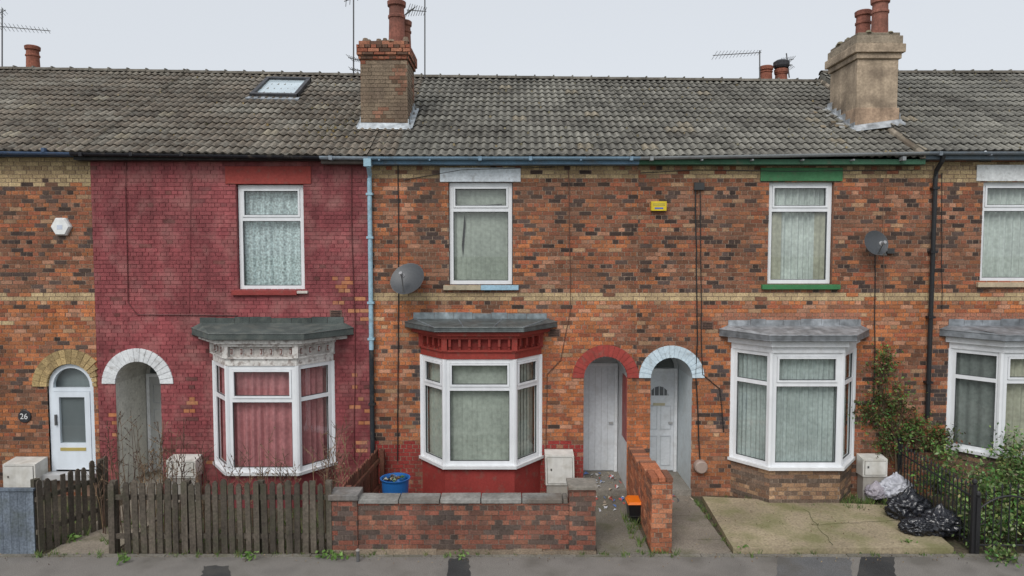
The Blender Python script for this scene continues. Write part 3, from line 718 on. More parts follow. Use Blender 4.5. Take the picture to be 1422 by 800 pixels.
def rear(k,us,v0,v1,Y,cowl=False):
    B=MB(); xs=[X(u,v0,Y) for u in us]; zb=Z(v1,Y)-.05
    B.box(min(xs)-.25,max(xs)+.25,Y-.25,Y+.3,6.5,zb,(.25,.12,.08))
    for i,x in enumerate(xs): lathe_pot(B,x,Y,zb,Z(v0+(4 if i else 0),Y)-zb,.155,(.27,.10,.065))
    if cowl:
        x=xs[-1]; z=Z(v0,Y); B.lathe([(.17,-.05),(.2,0),(.2,.10),(.12,.15),(.01,.17)],(x,Y,z),(.05,.05,.055),n=14)
    B.build('rear_chimney',[M_pot],houses[k])
rear('h26',[45],64,99,4.9); rear('rgt',[1064,1085],92,112,5.2,True)
# ---------------------------------------------------------------- aerials
def aerial(name,mast,booms,r=.012):
    B=MB(); B.tube(mast,r*1.3,(.09,.09,.09),n=6)
    for (p0,p1,n,el) in booms:
        p0=Vector(p0);p1=Vector(p1); B.tube([p0,p1],r*.9,(.12,.12,.12),n=5)
        d=(p1-p0).normalized(); s=Vector((d.y,-d.x,0)).normalized() if abs(d.z)<.9 else Vector((1,0,0))
        for i in range(n):
            c=p0.lerp(p1,(i+.5)/n); h=el*(1-.4*i/n)
            B.tube([c-s*h*.5+Vector((0,0,-h*.25)),c+s*h*.5+Vector((0,0,h*.25))],r*.5,(.14,.14,.14),n=4)
    return B.build(name,[M_iron])
def W(u,v,Y): return (X(u,v,Y),Y,Z(v,Y))
aerial('tv_aerial',[W(491,104,2.2),W(491,-30,2.2)],[(W(478,2,2.2),W(500,-6,2.3),4,.3),(W(484,80,2.2),W(500,84,2.0),5,.2),(W(486,96,2.2),W(500,98,2.0),4,.15)])
aerial('tv_aerial',[W(590,108,3.0),W(590,-30,3.0)],[(W(565,14,3.0),W(592,16,3.2),8,.35),(W(560,22,2.6),W(575,12,2.9),6,.3)])
aerial('tv_aerial',[W(1055,112,5.0),W(1055,70,5.0)],[(W(990,77,5.0),W(1057,73,5.3),14,.28)])
aerial('tv_aerial',[W(1096,108,5.4),W(1092,74,5.4)],[(W(1078,88,5.4),W(1102,82,5.6),9,.35),(W(1086,95,5.4),W(1100,90,5.0),6,.3)])
aerial('tv_aerial',[W(3,98,5.0),W(3,12,5.0)],[(W(-10,36,5.0),W(70,43,5.2),14,.28),(W(-6,20,5.0),W(8,14,5.0),4,.3)])
# ---------------------------------------------------------------- satellite dishes
def dish(u,v,r,nrm,mount):
    x,z=X(u,v,-.3),Z(v,-.3); n=Vector(nrm).normalized(); c=Vector((x,-.3,z))
    B=MB(); prof=[(r*t,(.18*r)*(t*t)) for t in (0.001,.2,.4,.6,.8,.95,1.0)]
    prof2=prof+[(r*1.02,.185*r),(r*1.0,.15*r)]+[(r*t,(.18*r)*t*t-.015) for t in (.9,.6,.3,.001)]
    B.lathe(prof2,c,[(.055,.06,.066)]*6+[(.09,.09,.095)]*2+[(.05,.05,.05)]*6,n=32,axis=n)
    dn=Vector((0,0,-1)); lo=c+ (dn-n*dn.dot(n)).normalized()*r*.98+n*.1*r
    tip=c+n*r*1.05+Vector((0,0,-.06))
    B.tube([lo,tip],.012,(.1,.1,.1),n=6); B.lathe([(.001,-.05),(.03,-.05),(.03,.03),(.045,.04),(.045,.06),(.001,.065)],tip,(.30,.30,.31),n=12,axis=-n)
    B.tube([c-n*.03,c-n*.1,(mount[0],-.12,mount[1]),(mount[0],-.02,mount[1])],.02,(.12,.12,.12),n=8)
    B.box(mount[0]-.06,mount[0]+.06,-.02,-.002,mount[1]-.09,mount[1]+.09,(.2,.2,.2))
    B.build('satellite_dish',[M_iron])
dish(567,389,.315,(-.25,-.85,.55),(X(567),Z(400)))
dish(1215,338,.225,(.12,-.93,.28),(X(1225),Z(348)))
# alarm boxes
B=MB(); x,z=X(87,315),Z(315); q=.185
hexp=[(x+q*math.cos(math.pi/6+i*math.pi/3+.52),z+q*math.sin(math.pi/6+i*math.pi/3+.52)) for i in range(6)]
front=[(p[0]*.86+x*.14,-.085,p[1]*.86+z*.14) for p in hexp]; back=[(p[0],-.002,p[1]) for p in hexp]; mid=[(p[0],-.05,p[1]) for p in hexp]
for i in range(6):
    j=(i+1)%6; B.face([back[i],back[j],mid[j],mid[i]],(.7,.71,.7)); B.face([mid[i],mid[j],front[j],front[i]],(.72,.73,.72))
B.face(front,(.76,.77,.76)); B.box(x-.05,x+.05,-.088,-.0855,z-.05,z+.03,(.55,.6,.7))
B.build('burglar_alarm_box',[M_plast],bevel=.01)
B=MB(); x0,x1,z0,z1=X(902),X(923),Z(293),Z(280)
B.box(x0,x1,-.08,-.002,z0,z1,(.70,.52,.02)); B.box(x0+.03,x1-.03,-.0835,-.0805,z0+.09,z1-.03,(.5,.4,.05)); B.box(x0+.06,x1-.06,-.0835,-.0805,z0+.03,z0+.06,(.1,.15,.4))
B.build('burglar_alarm_box',[M_plast],bevel=.008)
# cables
def cable(k,pts,r=.009,col=(.02,.02,.02)):
    B=MB(); P=[]
    for i,(u,v) in enumerate(pts): P.append((X(u,v,-.02),-.02,Z(v,-.02)))
    Q=[]
    for i in range(len(P)-1):
        n=max(1,int((Vector(P[i+1])-Vector(P[i])).length/.4))
        for j in range(n):
            t=j/n; Q.append((P[i][0]*(1-t)+P[i+1][0]*t+U(-.008,.008),-.018+U(-.004,.004),P[i][2]*(1-t)+P[i+1][2]*t))
    Q.append(P[-1]); B.tube(Q,r,col,n=5); B.build('wall_cable',[M_iron],houses[k])
cable('red',[(175,225),(175,300),(178,420),(190,437),(330,438)],.008,(.10,.02,.02))
cable('red',[(265,232),(264,330),(262,436)],.005,(.22,.06,.06))
cable('red',[(488,232),(488,300),(493,440),(492,640)],.008,(.12,.03,.03))
cable('mid',[(553,228),(553,420),(552,640)],.010)
cable('mid',[(553,404),(566,404),(570,396)],.008)
cable('mid',[(770,232),(640,236),(560,250)],.006)
cable('mid',[(790,236),(792,430),(779,500),(760,520),(758,630)],.008,(.13,.06,.04))
cable('rgt',[(966,256),(968,470),(966,520),(972,640)],.012)
cable('rgt',[(972,250),(973,300),(974,420),(975,520),(1000,540),(1005,600)],.009)
cable('rgt',[(1215,350),(1215,480),(1213,560)],.010)
cable('rgt',[(1275,236),(1100,238),(970,236),(890,240)],.007)
cable('rgt',[(1232,236),(1226,300),(1228,420)],.006,(.25,.15,.1))
cable('far',[(1308,240),(1308,430)],.007)
B=MB(); B.box(X(961),X(975),-.06,-.003,Z(264),Z(254),(.04,.04,.04)); B.box(X(1228),X(1238),-.07,-.003,Z(352),Z(345),(.05,.05,.05)); B.build('cable_junction_box',[M_plast],houses['rgt'])
B=MB(); 
for (u,v) in ((983,452),(770,462),(466,436)): 
    x,z=X(u),Z(v); B.box(x-.11,x+.11,-.012,-.001,z-.07,z+.07,(.16,.10,.08))
    for i in range(4): B.box(x-.09,x+.09,-.016,-.0125,z-.055+i*.03,z-.04+i*.03,(.03,.02,.02))
B.build('air_bricks',[M_brick],houses['mid'])
B=MB(); x,z=X(35,578),Z(578)
B.lathe([(.001,.03),(.11,.03),(.12,.02),(.12,.002),(.001,.002)],(x,0,z),(.03,.03,.035),n=20,axis=(0,-1,0)); pl=B.build('house_number_plaque',[M_iron])
cu=bpy.data.curves.new('digits','FONT'); cu.body='26'; cu.size=.15; cu.align_x='CENTER'; cu.align_y='CENTER'; cu.extrude=.003
ob=bpy.data.objects.new('digits',cu); sc.collection.objects.link(ob); ob.location=(x,-.036,z); ob.rotation_euler=(math.pi/2,0,0); ob.parent=pl
mw=bpy.data.materials.new('white_digits'); mw.use_nodes=True; mw.node_tree.nodes['Principled BSDF'].inputs['Base Color'].default_value=(.7,.7,.7,1); cu.materials.append(mw)
# ---------------------------------------------------------------- ground
def slab(name,x0,x1,y0,y1,z0,z1,col,mat):
    B=MB(); B.box(x0,x1,y0,y1,z0,z1,col); return B.build(name,[mat])
FY=-2.5
B=MB(); B.face([(-500,-500,-.16),(500,-500,-.16),(500,500,-.16),(-500,500,-.16)],(.10,.11,.07)); B.build('ground',[M_soil])
slab('road',-150,150,-11.2,-5.0,-.15,-.12,(.055,.055,.055),M_asph)
slab('pavement',-150,150,-4.85,FY,-.14,0,(.21,.195,.178),M_asph)
slab('pavement',-150,150,-14,-11.35,-.14,0,(.22,.21,.20),M_asph)
slab('kerb',-150,150,-5.0,-4.852,-.14,.004,(.28,.27,.25),M_conc); slab('kerb',-150,150,-11.348,-11.2,-.14,.004,(.28,.27,.25),M_conc)
slab('front_garden_ground',-13.2,13.2,FY+.002,0,-.14,-.012,(.085,.07,.048),M_soil)
B=MB()
for (u0,u1,v0,v1,c) in ((277,322,786,815,.05),(618,655,776,815,.05),(1190,1245,770,815,.045),(1075,1185,774,815,.13)):
    p=[G(u0,v1),G(u1,v1),G(u1-4,v0),G(u0+6,v0)]
    n=10; bot=[(p[0][0]+(p[1][0]-p[0][0])*i/n,p[0][1]) for i in range(n+1)]; 
    rt=[(p[1][0]+(p[2][0]-p[1][0])*i/n+U(-.02,.02),p[1][1]+(p[2][1]-p[1][1])*i/n) for i in range(1,n)]
    tp=[(p[2][0]+(p[3][0]-p[2][0])*i/n,p[2][1]+U(-.03,.02)) for i in range(n+1)]
    lf=[(p[3][0]+(p[0][0]-p[3][0])*i/n+U(-.02,.02),p[3][1]+(p[0][1]-p[3][1])*i/n) for i in range(1,n)]
    B.face([(q[0],q[1],.004) for q in bot+rt+tp+lf],(c,c,c*1.02))
B.build('pavement_patches',[M_asph])
B=MB()
x=-13
while x<13: 
    w=U(.5,.9); B.box(x,x+w-.01,FY-.085,FY+.0,-.01,.012+U(0,.006),J((.19,.175,.15),.15)); x+=w
B.build('threshold_edging',[M_conc])
slab('path',X(830,768,FY),2.10,FY+.004,-.05,-.13,.02,(.165,.15,.122),M_conc)
B=MB(); 
for i in range(5): 
    y0=FY+.004+i*.49; B.box(2.44,3.34,y0,y0+.48,-.13,.018+.004*(i%2),J((.22,.19,.155),.15))
B.build('path',[M_conc])
slab('path',X(66,785,FY),X(150,785,FY)+.05,FY+.004,-.05,-.13,.015,(.26,.225,.18),M_conc)
B=MB(); B.prism([(3.36,FY+.03),(4.4,FY+.02),(5.5,FY+.045),(6.72,FY+.05),(6.95,-.75),(3.50,-.28)],-.13,.085,(.34,.28,.19))
def crack(x,y,x2,y2):
    n=14; pp=[(x+(x2-x)*i/n+random.gauss(0,.02),y+(y2-y)*i/n+random.gauss(0,.02)) for i in range(n+1)]
    for i in range(n):
        a,b=pp[i],pp[i+1]; w=.007; B.face([(a[0]-w,a[1]-w,.0875),(b[0]-w,b[1]-w,.0875),(b[0]+w,b[1]+w,.0875),(a[0]+w,a[1]+w,.0875)],(.05,.05,.03))
crack(4.9,FY+.06,5.1,-.9); crack(4.95,-1.6,6.8,-1.35)
B.build('concrete_slab',[vmat('mossy_concrete',.95,26,.25,.9,.3,.6,40,dirt=(.15,.155,.06),dirtamt=.75,dscale=1.8,dlo=.42,dhi=.66)],bevel=.0)
# ---------------------------------------------------------------- brick garden wall
def gw_col(x,z,h,row):
    n=nz2(x,z,1.5,12)
    if z<.10: return J((.22,.15,.10),.2)
    if R()<.22+.3*max(0,n): return J((.10,.075,.065),.3)
    return J(random.choice([(.27,.095,.065),(.21,.085,.06),(.31,.13,.085),(.17,.085,.065)]),.22)
GW=MB(); wx0,wx1=X(460,760,FY),X(827,760,FY)
def wallbox(B,x0,x1,y0,y1,z0,z1,cf,mort=(.20,.16,.13)):
    for (o,d,L) in (((x0,y0),(1,0),x1-x0),((x1,y0),(0,1),y1-y0),((x1,y1),(-1,0),x1-x0),((x0,y1),(0,-1),y1-y0)):
        brick_panel(B,Fr(o,d),L,z0,z1,cf,mort,rec=.008)
    B.box(x0+.009,x1-.009,y0+.009,y1-.009,z1-.03,z1-.002,mort)
wallbox(GW,wx0,wx0+.40,FY,FY+.32,-.05,.84,gw_col)
wallbox(GW,wx0+.401,wx1-.40,FY+.03,FY+.25,-.05,.78,gw_col)
wallbox(GW,wx1-.399,wx1,FY,FY+.36,-.05,1.0,gw_col)
x=wx0-.01
while x<wx1:
    w=min(U(.15,.5),wx1+.01-x); GW.box(x,x+w,FY-.03+U(-.008,.004),FY+.028,-.02,.05+U(0,.045),J((.26,.21,.155),.18)); x+=w
e=empty('garden_wall'); GW.build('brickwork',[M_brick],e)
C=MB(); x=wx0+.41
C.box(wx0-.03,wx0+.42,FY-.04,FY+.34,.842,.93,(.22,.21,.20))
while x<wx1-.42:
    w=min(.62,wx1-.41-x); jj=U(-.006,.006); C.hexa([(x,FY-.0+jj,.782),(x+w-.012,FY-.0+jj,.782),(x+w-.012,FY+.28,.782),(x,FY+.28,.782),(x,FY+.01+jj,.85),(x+w-.012,FY+.01+jj,.85+jj),(x+w-.012,FY+.27,.86+jj),(x,FY+.27,.86)],J((.23,.225,.21),.2)); x+=w
C.box(wx1-.42,wx1+.03,FY-.04,FY+.38,1.002,1.06,(.24,.22,.19))
C.build('coping',[M_stone],e,bevel=.012)
e=empty('garden_wall'); D=MB()
def dcol(x,z,h,row): return J(random.choice([(.44,.155,.075),(.36,.125,.065),(.47,.20,.11),(.24,.11,.07)]),.22)
wallbox(D,2.13,2.44,FY+.10,FY+.48,-.05,1.08,dcol,(.32,.26,.20))
wallbox(D,2.17,2.40,FY+.481,-1.25,-.05,.98,dcol,(.32,.26,.20))
wallbox(D,2.17,2.40,-1.249,-.012,-.05,.90,dcol,(.32,.26,.20))
D.build('brickwork',[M_brick],e)
C=MB(); 
y=FY+.5
while y<-.15:
    zt_=.98 if y<-1.3 else .90
    C.box(2.15,2.42,y,y+.10,zt_,zt_+.07+U(-.006,.006),dcol(0,0,0,0)); y+=.112
for i in range(3): C.box(2.12+i*.112,2.12+i*.112+.102,FY+.09,FY+.49,1.082,1.15,dcol(0,0,0,0))
C.build('coping_bricks',[M_brick],e)
# ---------------------------------------------------------------- timber fences
def pickets(name,p0,p1,sp_,h,col,w=.085,lean=.015,rails=(.25,.8),miss=.0,posts=True,zv=.05):
    B=MB(); a=Vector(p0);b=Vector(p1); L=(b-a).length; fr=Fr(p0,(b-a)); s=0
    while s<L:
        if R()>miss:
            hh=h+U(-zv,zv); l=U(-lean,lean); c=J(col,.3); q=w*U(.85,1.05)
            z1=hh; dy=U(-.006,.006)
            pts=[fr.p(s,.012+dy,0.01+U(0,.03)),fr.p(s+q,.012+dy,.02),fr.p(s+q,-.012+dy,.02),fr.p(s,-.012+dy,.02),fr.p(s+l,.012+dy,z1),fr.p(s+q+l,.012+dy,z1),fr.p(s+q+l,-.012+dy,z1),fr.p(s+l,-.012+dy,z1)]
            B.hexa(pts,c)
            if R()<.75:
                B.hexa([pts[4],pts[5],pts[6],pts[7],fr.p(s+l+q*.3,.012+dy,z1+.035),fr.p(s+l+q*.7,.012+dy,z1+.035),fr.p(s+l+q*.7,-.012+dy,z1+.035),fr.p(s+l+q*.3,-.012+dy,z1+.035)],J(c,.05))
        s+=sp_*U(.95,1.05)
    for r in rails: fbox(B,fr,0,L,-.06,-.020,r*h-.035,r*h+.035,J(col,.2))
    if posts:
        s=0
        while s<=L+.1: fbox(B,fr,min(s,L-.08),min(s,L-.08)+.09,-.14,-.061,-.05,h+.02,J(col,.2)); s+=L/3 if L>3 else L
    return B.build(name,[M_wood])
T=(.105,.088,.070)
pickets('picket_fence',(X(152,780,FY),FY),(X(459,780,FY),FY-.0),.122,Z(672,FY),T,w=.088,miss=.02)
pickets('picket_fence',(-7.16,FY-.0),(-6.72,-1.45),.118,1.12,T,w=.08,rails=(.3,.75))
B=MB(); x=-7.22
while x>-9.4:
    B.box(x-.115,x,FY,FY+.02,0,.98+U(-.01,.01),J((.16,.19,.23),.12)); x-=.118
B.box(-9.4,-7.22,FY-.0+.021,FY+.06,.2,.28,(.12,.14,.17)); B.box(-9.4,-7.2,FY-.02,FY+.05,.985,1.02,(.15,.18,.22))
B.build('board_fence',[M_wood])
pickets('board_fence',(-2.50,-.1),(-2.66,FY+.36),.105,.90,(.19,.075,.05),w=.1,lean=.003,zv=.01)
# ---------------------------------------------------------------- meter boxes etc
M_meter=vmat('meter_box_plastic',.5,14,.05,3,.08,.05,40,streak=.15,dirt=(.35,.32,.25),dirtamt=.4,dscale=5)
def meter(u0,u1,v0,v1,Y,dep,tilt=0,name='meter_box'):
    x0,x1=X(u0,v1,Y),X(u1,v1,Y); z0,z1=Z(v1,Y),Z(v0,Y); B=MB(); c=(.66,.65,.61)
    P=[(x0,Y,z0),(x1,Y,z0),(x1,Y+dep,z0),(x0,Y+dep,z0),(x0+tilt,Y,z1-.04),(x1+tilt,Y,z1-.04),(x1+tilt,Y+dep,z1),(x0+tilt,Y+dep,z1)]
    B.hexa(P,c)
    i=.03
    for (q,dd,cc) in ((i,.003,(.12,.11,.10)),(i+.008,.014,(.71,.70,.66))):
        B.hexa([(x0+q,Y-dd,z0+q),(x1-q,Y-dd,z0+q),(x1-q,Y-.001,z0+q),(x0+q,Y-.001,z0+q),(x0+q+tilt,Y-dd,z1-.04-q),(x1-q+tilt,Y-dd,z1-.04-q),(x1-q+tilt,Y-.001,z1-.04-q),(x0+q+tilt,Y-.001,z1-.04-q)],cc)
    B.box(x0+.1*(x1-x0)+i,x0+.1*(x1-x0)+i+.03,Y-.02,Y-.0145,(z0+z1)/2-.02,(z0+z1)/2+.02,(.1,.1,.1))
    B.box(x0+.02,x1-.02,Y+.02,Y+dep-.01,-.02,z0-.001,(.35,.33,.3))
    return B.build(name,[M_meter])
meter(758,798,630,674,-.30,.28,-.015); meter(231,272,637,664,-.30,.28); meter(5,50,642,682,-.36,.34); meter(1198,1232,635,662,-.26,.24)
B=MB(); x=X(973,648,-.05)
B.lathe([(.001,.12),(.10,.12),(.12,.10),(.13,.0),(.001,0)],(x,-.002,Z(647)),(.36,.28,.24),n=16,axis=(0,-1,0)); B.build('wall_vent',[M_plast])
B=MB(); x,y=X(549,675,-1.0),-1.0; zt_=Z(663,-1.0)
B.lathe([(.17,0),(.19,.02),(.235,zt_-.03),(.255,zt_-.02),(.26,zt_),(.235,zt_),(.225,zt_-.05),(.17,.05),(.001,.05)],(x,y,0),(.02,.14,.42),n=28)
for i in range(40):
    a=U(0,6.28);r=U(0,.2); c=random.choice([(.06,.12,.03),(.3,.3,.25),(.02,.1,.3),(.15,.1,.05)]); s=U(.02,.06); px,py=x+r*math.cos(a),y+r*math.sin(a); z=zt_-.06+U(0,.06)
    B.face([(px-s,py,z),(px,py-s,z+U(0,.04)),(px+s,py,z+.01),(px,py+s,z+U(0,.05))],c)
B.build('plastic_tub',[M_plast])
# black caddy with orange lid
B=MB(); x,y=G(883,723); zt_=.33
w0,w1=.115,.15
B.hexa([(x-w0,y-w0,.02),(x+w0,y-w0,.02),(x+w0,y+w0,.02),(x-w0,y+w0,.02),(x-w1,y-w1,zt_),(x+w1,y-w1,zt_),(x+w1,y+w1,zt_),(x-w1,y+w1,zt_)],(.012,.012,.014))
q=w1+.012
B.hexa([(x-q,y-q,zt_+.001),(x+q,y-q,zt_+.001),(x+q,y+q,zt_+.001),(x-q,y+q,zt_+.001),(x-q+.03,y-q+.03,zt_+.035),(x+q-.03,y-q+.03,zt_+.035),(x+q-.03,y+q-.03,zt_+.06),(x-q+.03,y+q-.03,zt_+.06)],(.85,.19,.01))
B.tube([(x-w1-.012,y,zt_-.03),(x-w1-.02,y-.14,zt_-.20),(x+w1+.02,y-.14,zt_-.20),(x+w1+.012,y,zt_-.03)],.007,(.02,.02,.02),n=6)
B.build('food_waste_caddy',[M_plast])
B=MB()
for i in range(90):
    if i<52: px,py,z=U(1.38,2.10),U(-.05,.9),.125
    elif i<80: px,py,z=U(1.3,2.1),-abs(random.gauss(.1,.45))-.07,.024
    else: px,py,z=U(2.5,3.3),U(-.4,-.1),.026
    s=U(.02,.065); c=random.choice([(.6,.6,.6),(.5,.52,.56),(.45,.38,.28),(.1,.2,.5),(.5,.1,.08),(.1,.1,.1),(.3,.25,.2)]); a=U(0,3)
    B.face([(px-s*math.cos(a),py-s*math.sin(a),z),(px+s*.6*math.sin(a),py-s*.5,z+U(0,.05)),(px+s*math.cos(a),py+s*math.sin(a),z+U(0,.03)),(px-s*.5*math.sin(a),py+s*.6,z+U(.0,.06))],c)
B.build('litter',[M_plast])
# ---------------------------------------------------------------- bin bags
def bag(name,x,y,z,rx_,ry,rz_,col,mat,seed,tie=True):
    bm=bmesh.new(); bmesh.ops.create_icosphere(bm,subdivisions=5,radius=1)
    for v in bm.verts:
        d=v.co.normalized(); n=abs(noise.noise(d*2.2+Vector((seed,0,0)))); n2=abs(noise.noise(d*5.5+Vector((0,seed,0)))); n3=noise.noise(d*13+Vector((seed,seed,0)))
        r=1.06-.50*n*.8-.28*n2+.05*n3
        p=Vector((d.x*rx_*r,d.y*ry*r,d.z*rz_*r))
        if d.z<-.3: p.z=max(p.z,-rz_*.55+.02*n3)
        if tie and d.z>.86: p.z+=(d.z-.86)*rz_*3.2; p.x*=1-(d.z-.86)*5; p.y*=1-(d.z-.86)*5
        v.co=p+Vector((x,y,z+rz_*.55))
    me=bpy.data.meshes.new(name); bm.to_mesh(me); bm.free(); me.materials.append(mat)
    ca=me.color_attributes.new(name='Col',type='FLOAT_COLOR',domain='CORNER'); ca.data.foreach_set('color',[*col,1.0]*len(me.loops))
    me.polygons.foreach_set('use_smooth',[True]*len(me.polygons))
    o=bpy.data.objects.new(name,me); sc.collection.objects.link(o); return o
BG=(.016,.017,.022)
def gb(u,v,h=.09): return G(u,v,h)
x,y=gb(1262,718); bag('bin_bag',x,y,.085,.38,.28,.27,BG,M_bag,1.3)
x,y=gb(1306,738); bag('bin_bag',x,y,.085,.36,.28,.24,BG,M_bag,4.7)
x,y=gb(1272,740); bag('bin_bag',x+.03,y+.02,.085,.28,.2,.17,BG,M_bag,8.1,False)
M_bag2=vmat('white_bag_plastic',.4,8,.2,3,.1,.6,18,spec=.5,dirt=(.2,.2,.24),dirtamt=.5,dscale=9)
x,y=gb(1243,690); bag('carrier_bag',x,y,.085,.36,.22,.24,(.50,.51,.56),M_bag2,12.2)
x,y=gb(1216,690); bag('carrier_bag',x,y,.085,.2,.18,.16,(.36,.33,.37),M_bag2,15.2)
# ---------------------------------------------------------------- iron railings
def railing(name,p0,p1,h,arch=0,sp_=.11):
    B=MB(); a=Vector(p0);b=Vector(p1);L=(b-a).length; fr=Fr(p0,b-a); n=int(L/sp_)
    for i in range(n+1):
        s=L*i/n; hh=h+arch*(1-(2*s/L-1)**2)
        B.tube([fr.p(s,0,.06),fr.p(s,0,hh)],.009,BLACK,n=6); B.lathe([(.001,0),(.02,.02),(.012,.05),(.001,.09)],fr.p(s,0,hh),BLACK,n=6)
    for z in (.12,.0):
        B.tube([fr.p(L*i/12,0,(.14 if z else h-.12)+(0 if z else arch*(1-(2*i/12-1)**2))) for i in range(13)],.014,BLACK,n=6)
    for s in (0,L):
        fbox(B,fr,s-.03,s+.03,-.03,.03,0,h+.08,BLACK); B.lathe([(.001,.10),(.035,.07),(.04,.04),(.02,.0)],fr.p(s,0,h+.08),BLACK,n=10)
    for i in range(n):
        s=L*(i+.5)/n; zc=h*.62
        if i%2==0: B.tube([fr.p(s+.04*math.cos(t*.785),0,zc+.04*math.sin(t*.785)) for t in range(9)],.006,BLACK,n=5)
    return B.build(name,[M_iron])
railing('iron_railing',(7.18,-.12),(7.0,FY+.05),.98)
railing('iron_gate',(7.04,FY+.02),(8.0,FY+.02),.80,.22)
railing('iron_railing',(8.06,FY+.02),(11.5,FY+.02),.95)
# ---------------------------------------------------------------- vegetation
def leaf(B,c,s,col,up=.3):
    a=Vector((U(-1,1),U(-1,1),U(-1,1))); 
    if a.length<.1: a=Vector((1,0,0))
    a.normalize(); b=a.cross(Vector((U(-1,1),U(-1,1),U(-1,1)+up))); 
    if b.length<.05: b=Vector((0,0,1))
    b.normalize(); c=Vector(c)
    B.face([c-a*s,c-b*s*.5,c+a*s,c+b*s*.5],col)
def shrub(name,blobs,n,size,cols,stems=(),twig=(.10,.07,.045)):
    B=MB()
    for (x,y,z,rx_,ry,rz_,wt) in blobs:
        cl=[]
        for _ in range(max(3,int(n*wt/26))):
            d=Vector((U(-1,1),U(-1,1),U(-1,1)))
            while d.length>1: d=Vector((U(-1,1),U(-1,1),U(-1,1)))
            cl.append((x+d.x*rx_,y+d.y*ry,max(.03,z+d.z*rz_),U(.05,.13),U(.6,1.35)))
        for (a,b,c,r,br) in cl:
            B.tube([(x+U(-.05,.05),y,max(.02,z-rz_)),((x+a)/2+U(-.05,.05),(y+b)/2,(z-rz_*.3+c)/2),(a,b,c)],.008,twig,n=4,r2=.003,cap=False)
            for _ in range(26):
                q=(a+random.gauss(0,r),min(-.03,b+random.gauss(0,r)) if y>-1.2 else b+random.gauss(0,r),max(.02,c+random.gauss(0,r)))
                co=random.choice(cols); leaf(B,q,size*U(.6,1.3),tuple(min(1,k*br*U(.75,1.2)) for k in co))
    for st in stems: B.tube(st,.02,twig,n=5,r2=.005)
    return B.build(name,[M_leaf])
GR=[(.08,.16,.04),(.11,.20,.05),(.05,.11,.03),(.14,.19,.06)]
RG=[(.14,.08,.04),(.08,.12,.04),(.17,.08,.045),(.07,.11,.03),(.12,.16,.05)]
bl=[]
def cb(u,v,ru,rv,wt,Y=-.10): bl.append((X(u,v,Y),Y,Z(v,Y),ru/75,.06,rv/75,wt))
cb(1228,530,18,42,.75);cb(1218,568,26,24,.8);cb(1245,585,28,30,1.1);cb(1275,600,34,24,1.2);cb(1232,620,24,24,.7);cb(1300,612,26,18,1.0);cb(1232,494,9,12,.25);cb(1205,580,12,12,.3);cb(1250,550,20,24,.4)
st=[[W(1246,668,-.15),W(1243,620,-.1),W(1235,560,-.08),W(1229,495,-.07)],[W(1246,668,-.15),W(1262,610,-.14),W(1290,605,-.2)],[W(1240,640,-.1),W(1220,590,-.08),W(1202,575,-.08)],[W(1244,625,-.1),W(1252,560,-.08),W(1240,520,-.08)]]
shrub('climbing_shrub',bl,620,.030,RG+GR,st)
bl=[(7.7,-1.6,.5,.45,.5,.5,2.2),(8.4,-1.4,.65,.5,.6,.6,2.6),(7.5,-.8,.75,.35,.4,.45,1.4),(8.8,-.9,.95,.5,.4,.6,2),(7.3,-2.1,.25,.3,.3,.25,1.0),(8.0,-2.2,.35,.5,.2,.35,1.4),(9.4,-1.6,.7,.6,.6,.6,1.5),(10.6,-1.5,.6,.7,.6,.5,1.2),(8.1,-2.75,.12,.3,.12,.12,.5),(7.25,-2.7,.10,.2,.1,.1,.3)]
shrub('garden_shrub',bl,700,.036,GR+[(.17,.25,.09),(.22,.27,.12)])
def weeds(name,pts,h,n,cols):
    B=MB()
    for (x,y,sx,sy) in pts:
        for _ in range(n):
            px,py=x+U(-sx,sx),y+U(-sy,sy); hh=h*U(.5,1.1); c=J(random.choice(cols),.3); lx,ly=U(-.22,.22),U(-.12,.12)
            P_=[(px,py,0),(px+lx*.3,py+ly*.3,hh*.5),(px+lx,py+ly,hh)]
            B.tube(P_,.008,c,n=4,r2=.003,cap=False)
            for _k in range(random.randint(3,8)):
                t=U(.4,.95); b0=Vector(P_[1]).lerp(Vector(P_[2]),(t-.4)/.6); b1=b0+Vector((U(-.2,.2),U(-.1,.1),U(.04,.26))); B.tube([b0,b1],.005,c,n=3,r2=.002,cap=False)
                for _j in range(4): leaf(B,b0.lerp(b1,U(.3,1)),U(.010,.024),J(c,.3))
    return B.build(name,[M_leaf])
DRY=[(.18,.12,.075),(.12,.08,.055),(.24,.17,.10),(.10,.06,.045)]
weeds('dry_weeds',[(-6.3,-1.2,.35,.4),(-5.7,-1.2,.3,.4),(-6.0,-1.7,.5,.3)],1.75,13,DRY)
weeds('dry_weeds',[(-2.95,-1.4,.25,.7),(-4.0,-1.2,.4,.3),(-4.6,-1.9,.6,.3)],1.4,15,DRY)
weeds('dry_weeds',[(-6.55,-1.7,.15,.3),(-3.1,-.6,.25,.3)],1.8,9,DRY)
B=MB()
def tuft(x,y,s,n,z=0):
    for _ in range(n):
        a=U(0,6.28); l=s*U(.5,1.2); w=.006; c=J(random.choice([(.08,.14,.035),(.12,.18,.05),(.15,.15,.06),(.06,.10,.03)]),.2)
        dx,dy=math.cos(a)*l*.5,math.sin(a)*l*.5; px,py=x+U(-.03,.03),y+U(-.03,.03)
        B.face([(px-w,py,z),(px+w,py,z),(px+dx*.6+w*.6,py+dy*.6,z+l*.6),(px+dx*.6-w*.6,py+dy*.6,z+l*.6)],c); B.face([(px+dx*.6-w*.6,py+dy*.6,z+l*.6),(px+dx*.6+w*.6,py+dy*.6,z+l*.6),(px+dx,py+dy,z+l)],c)
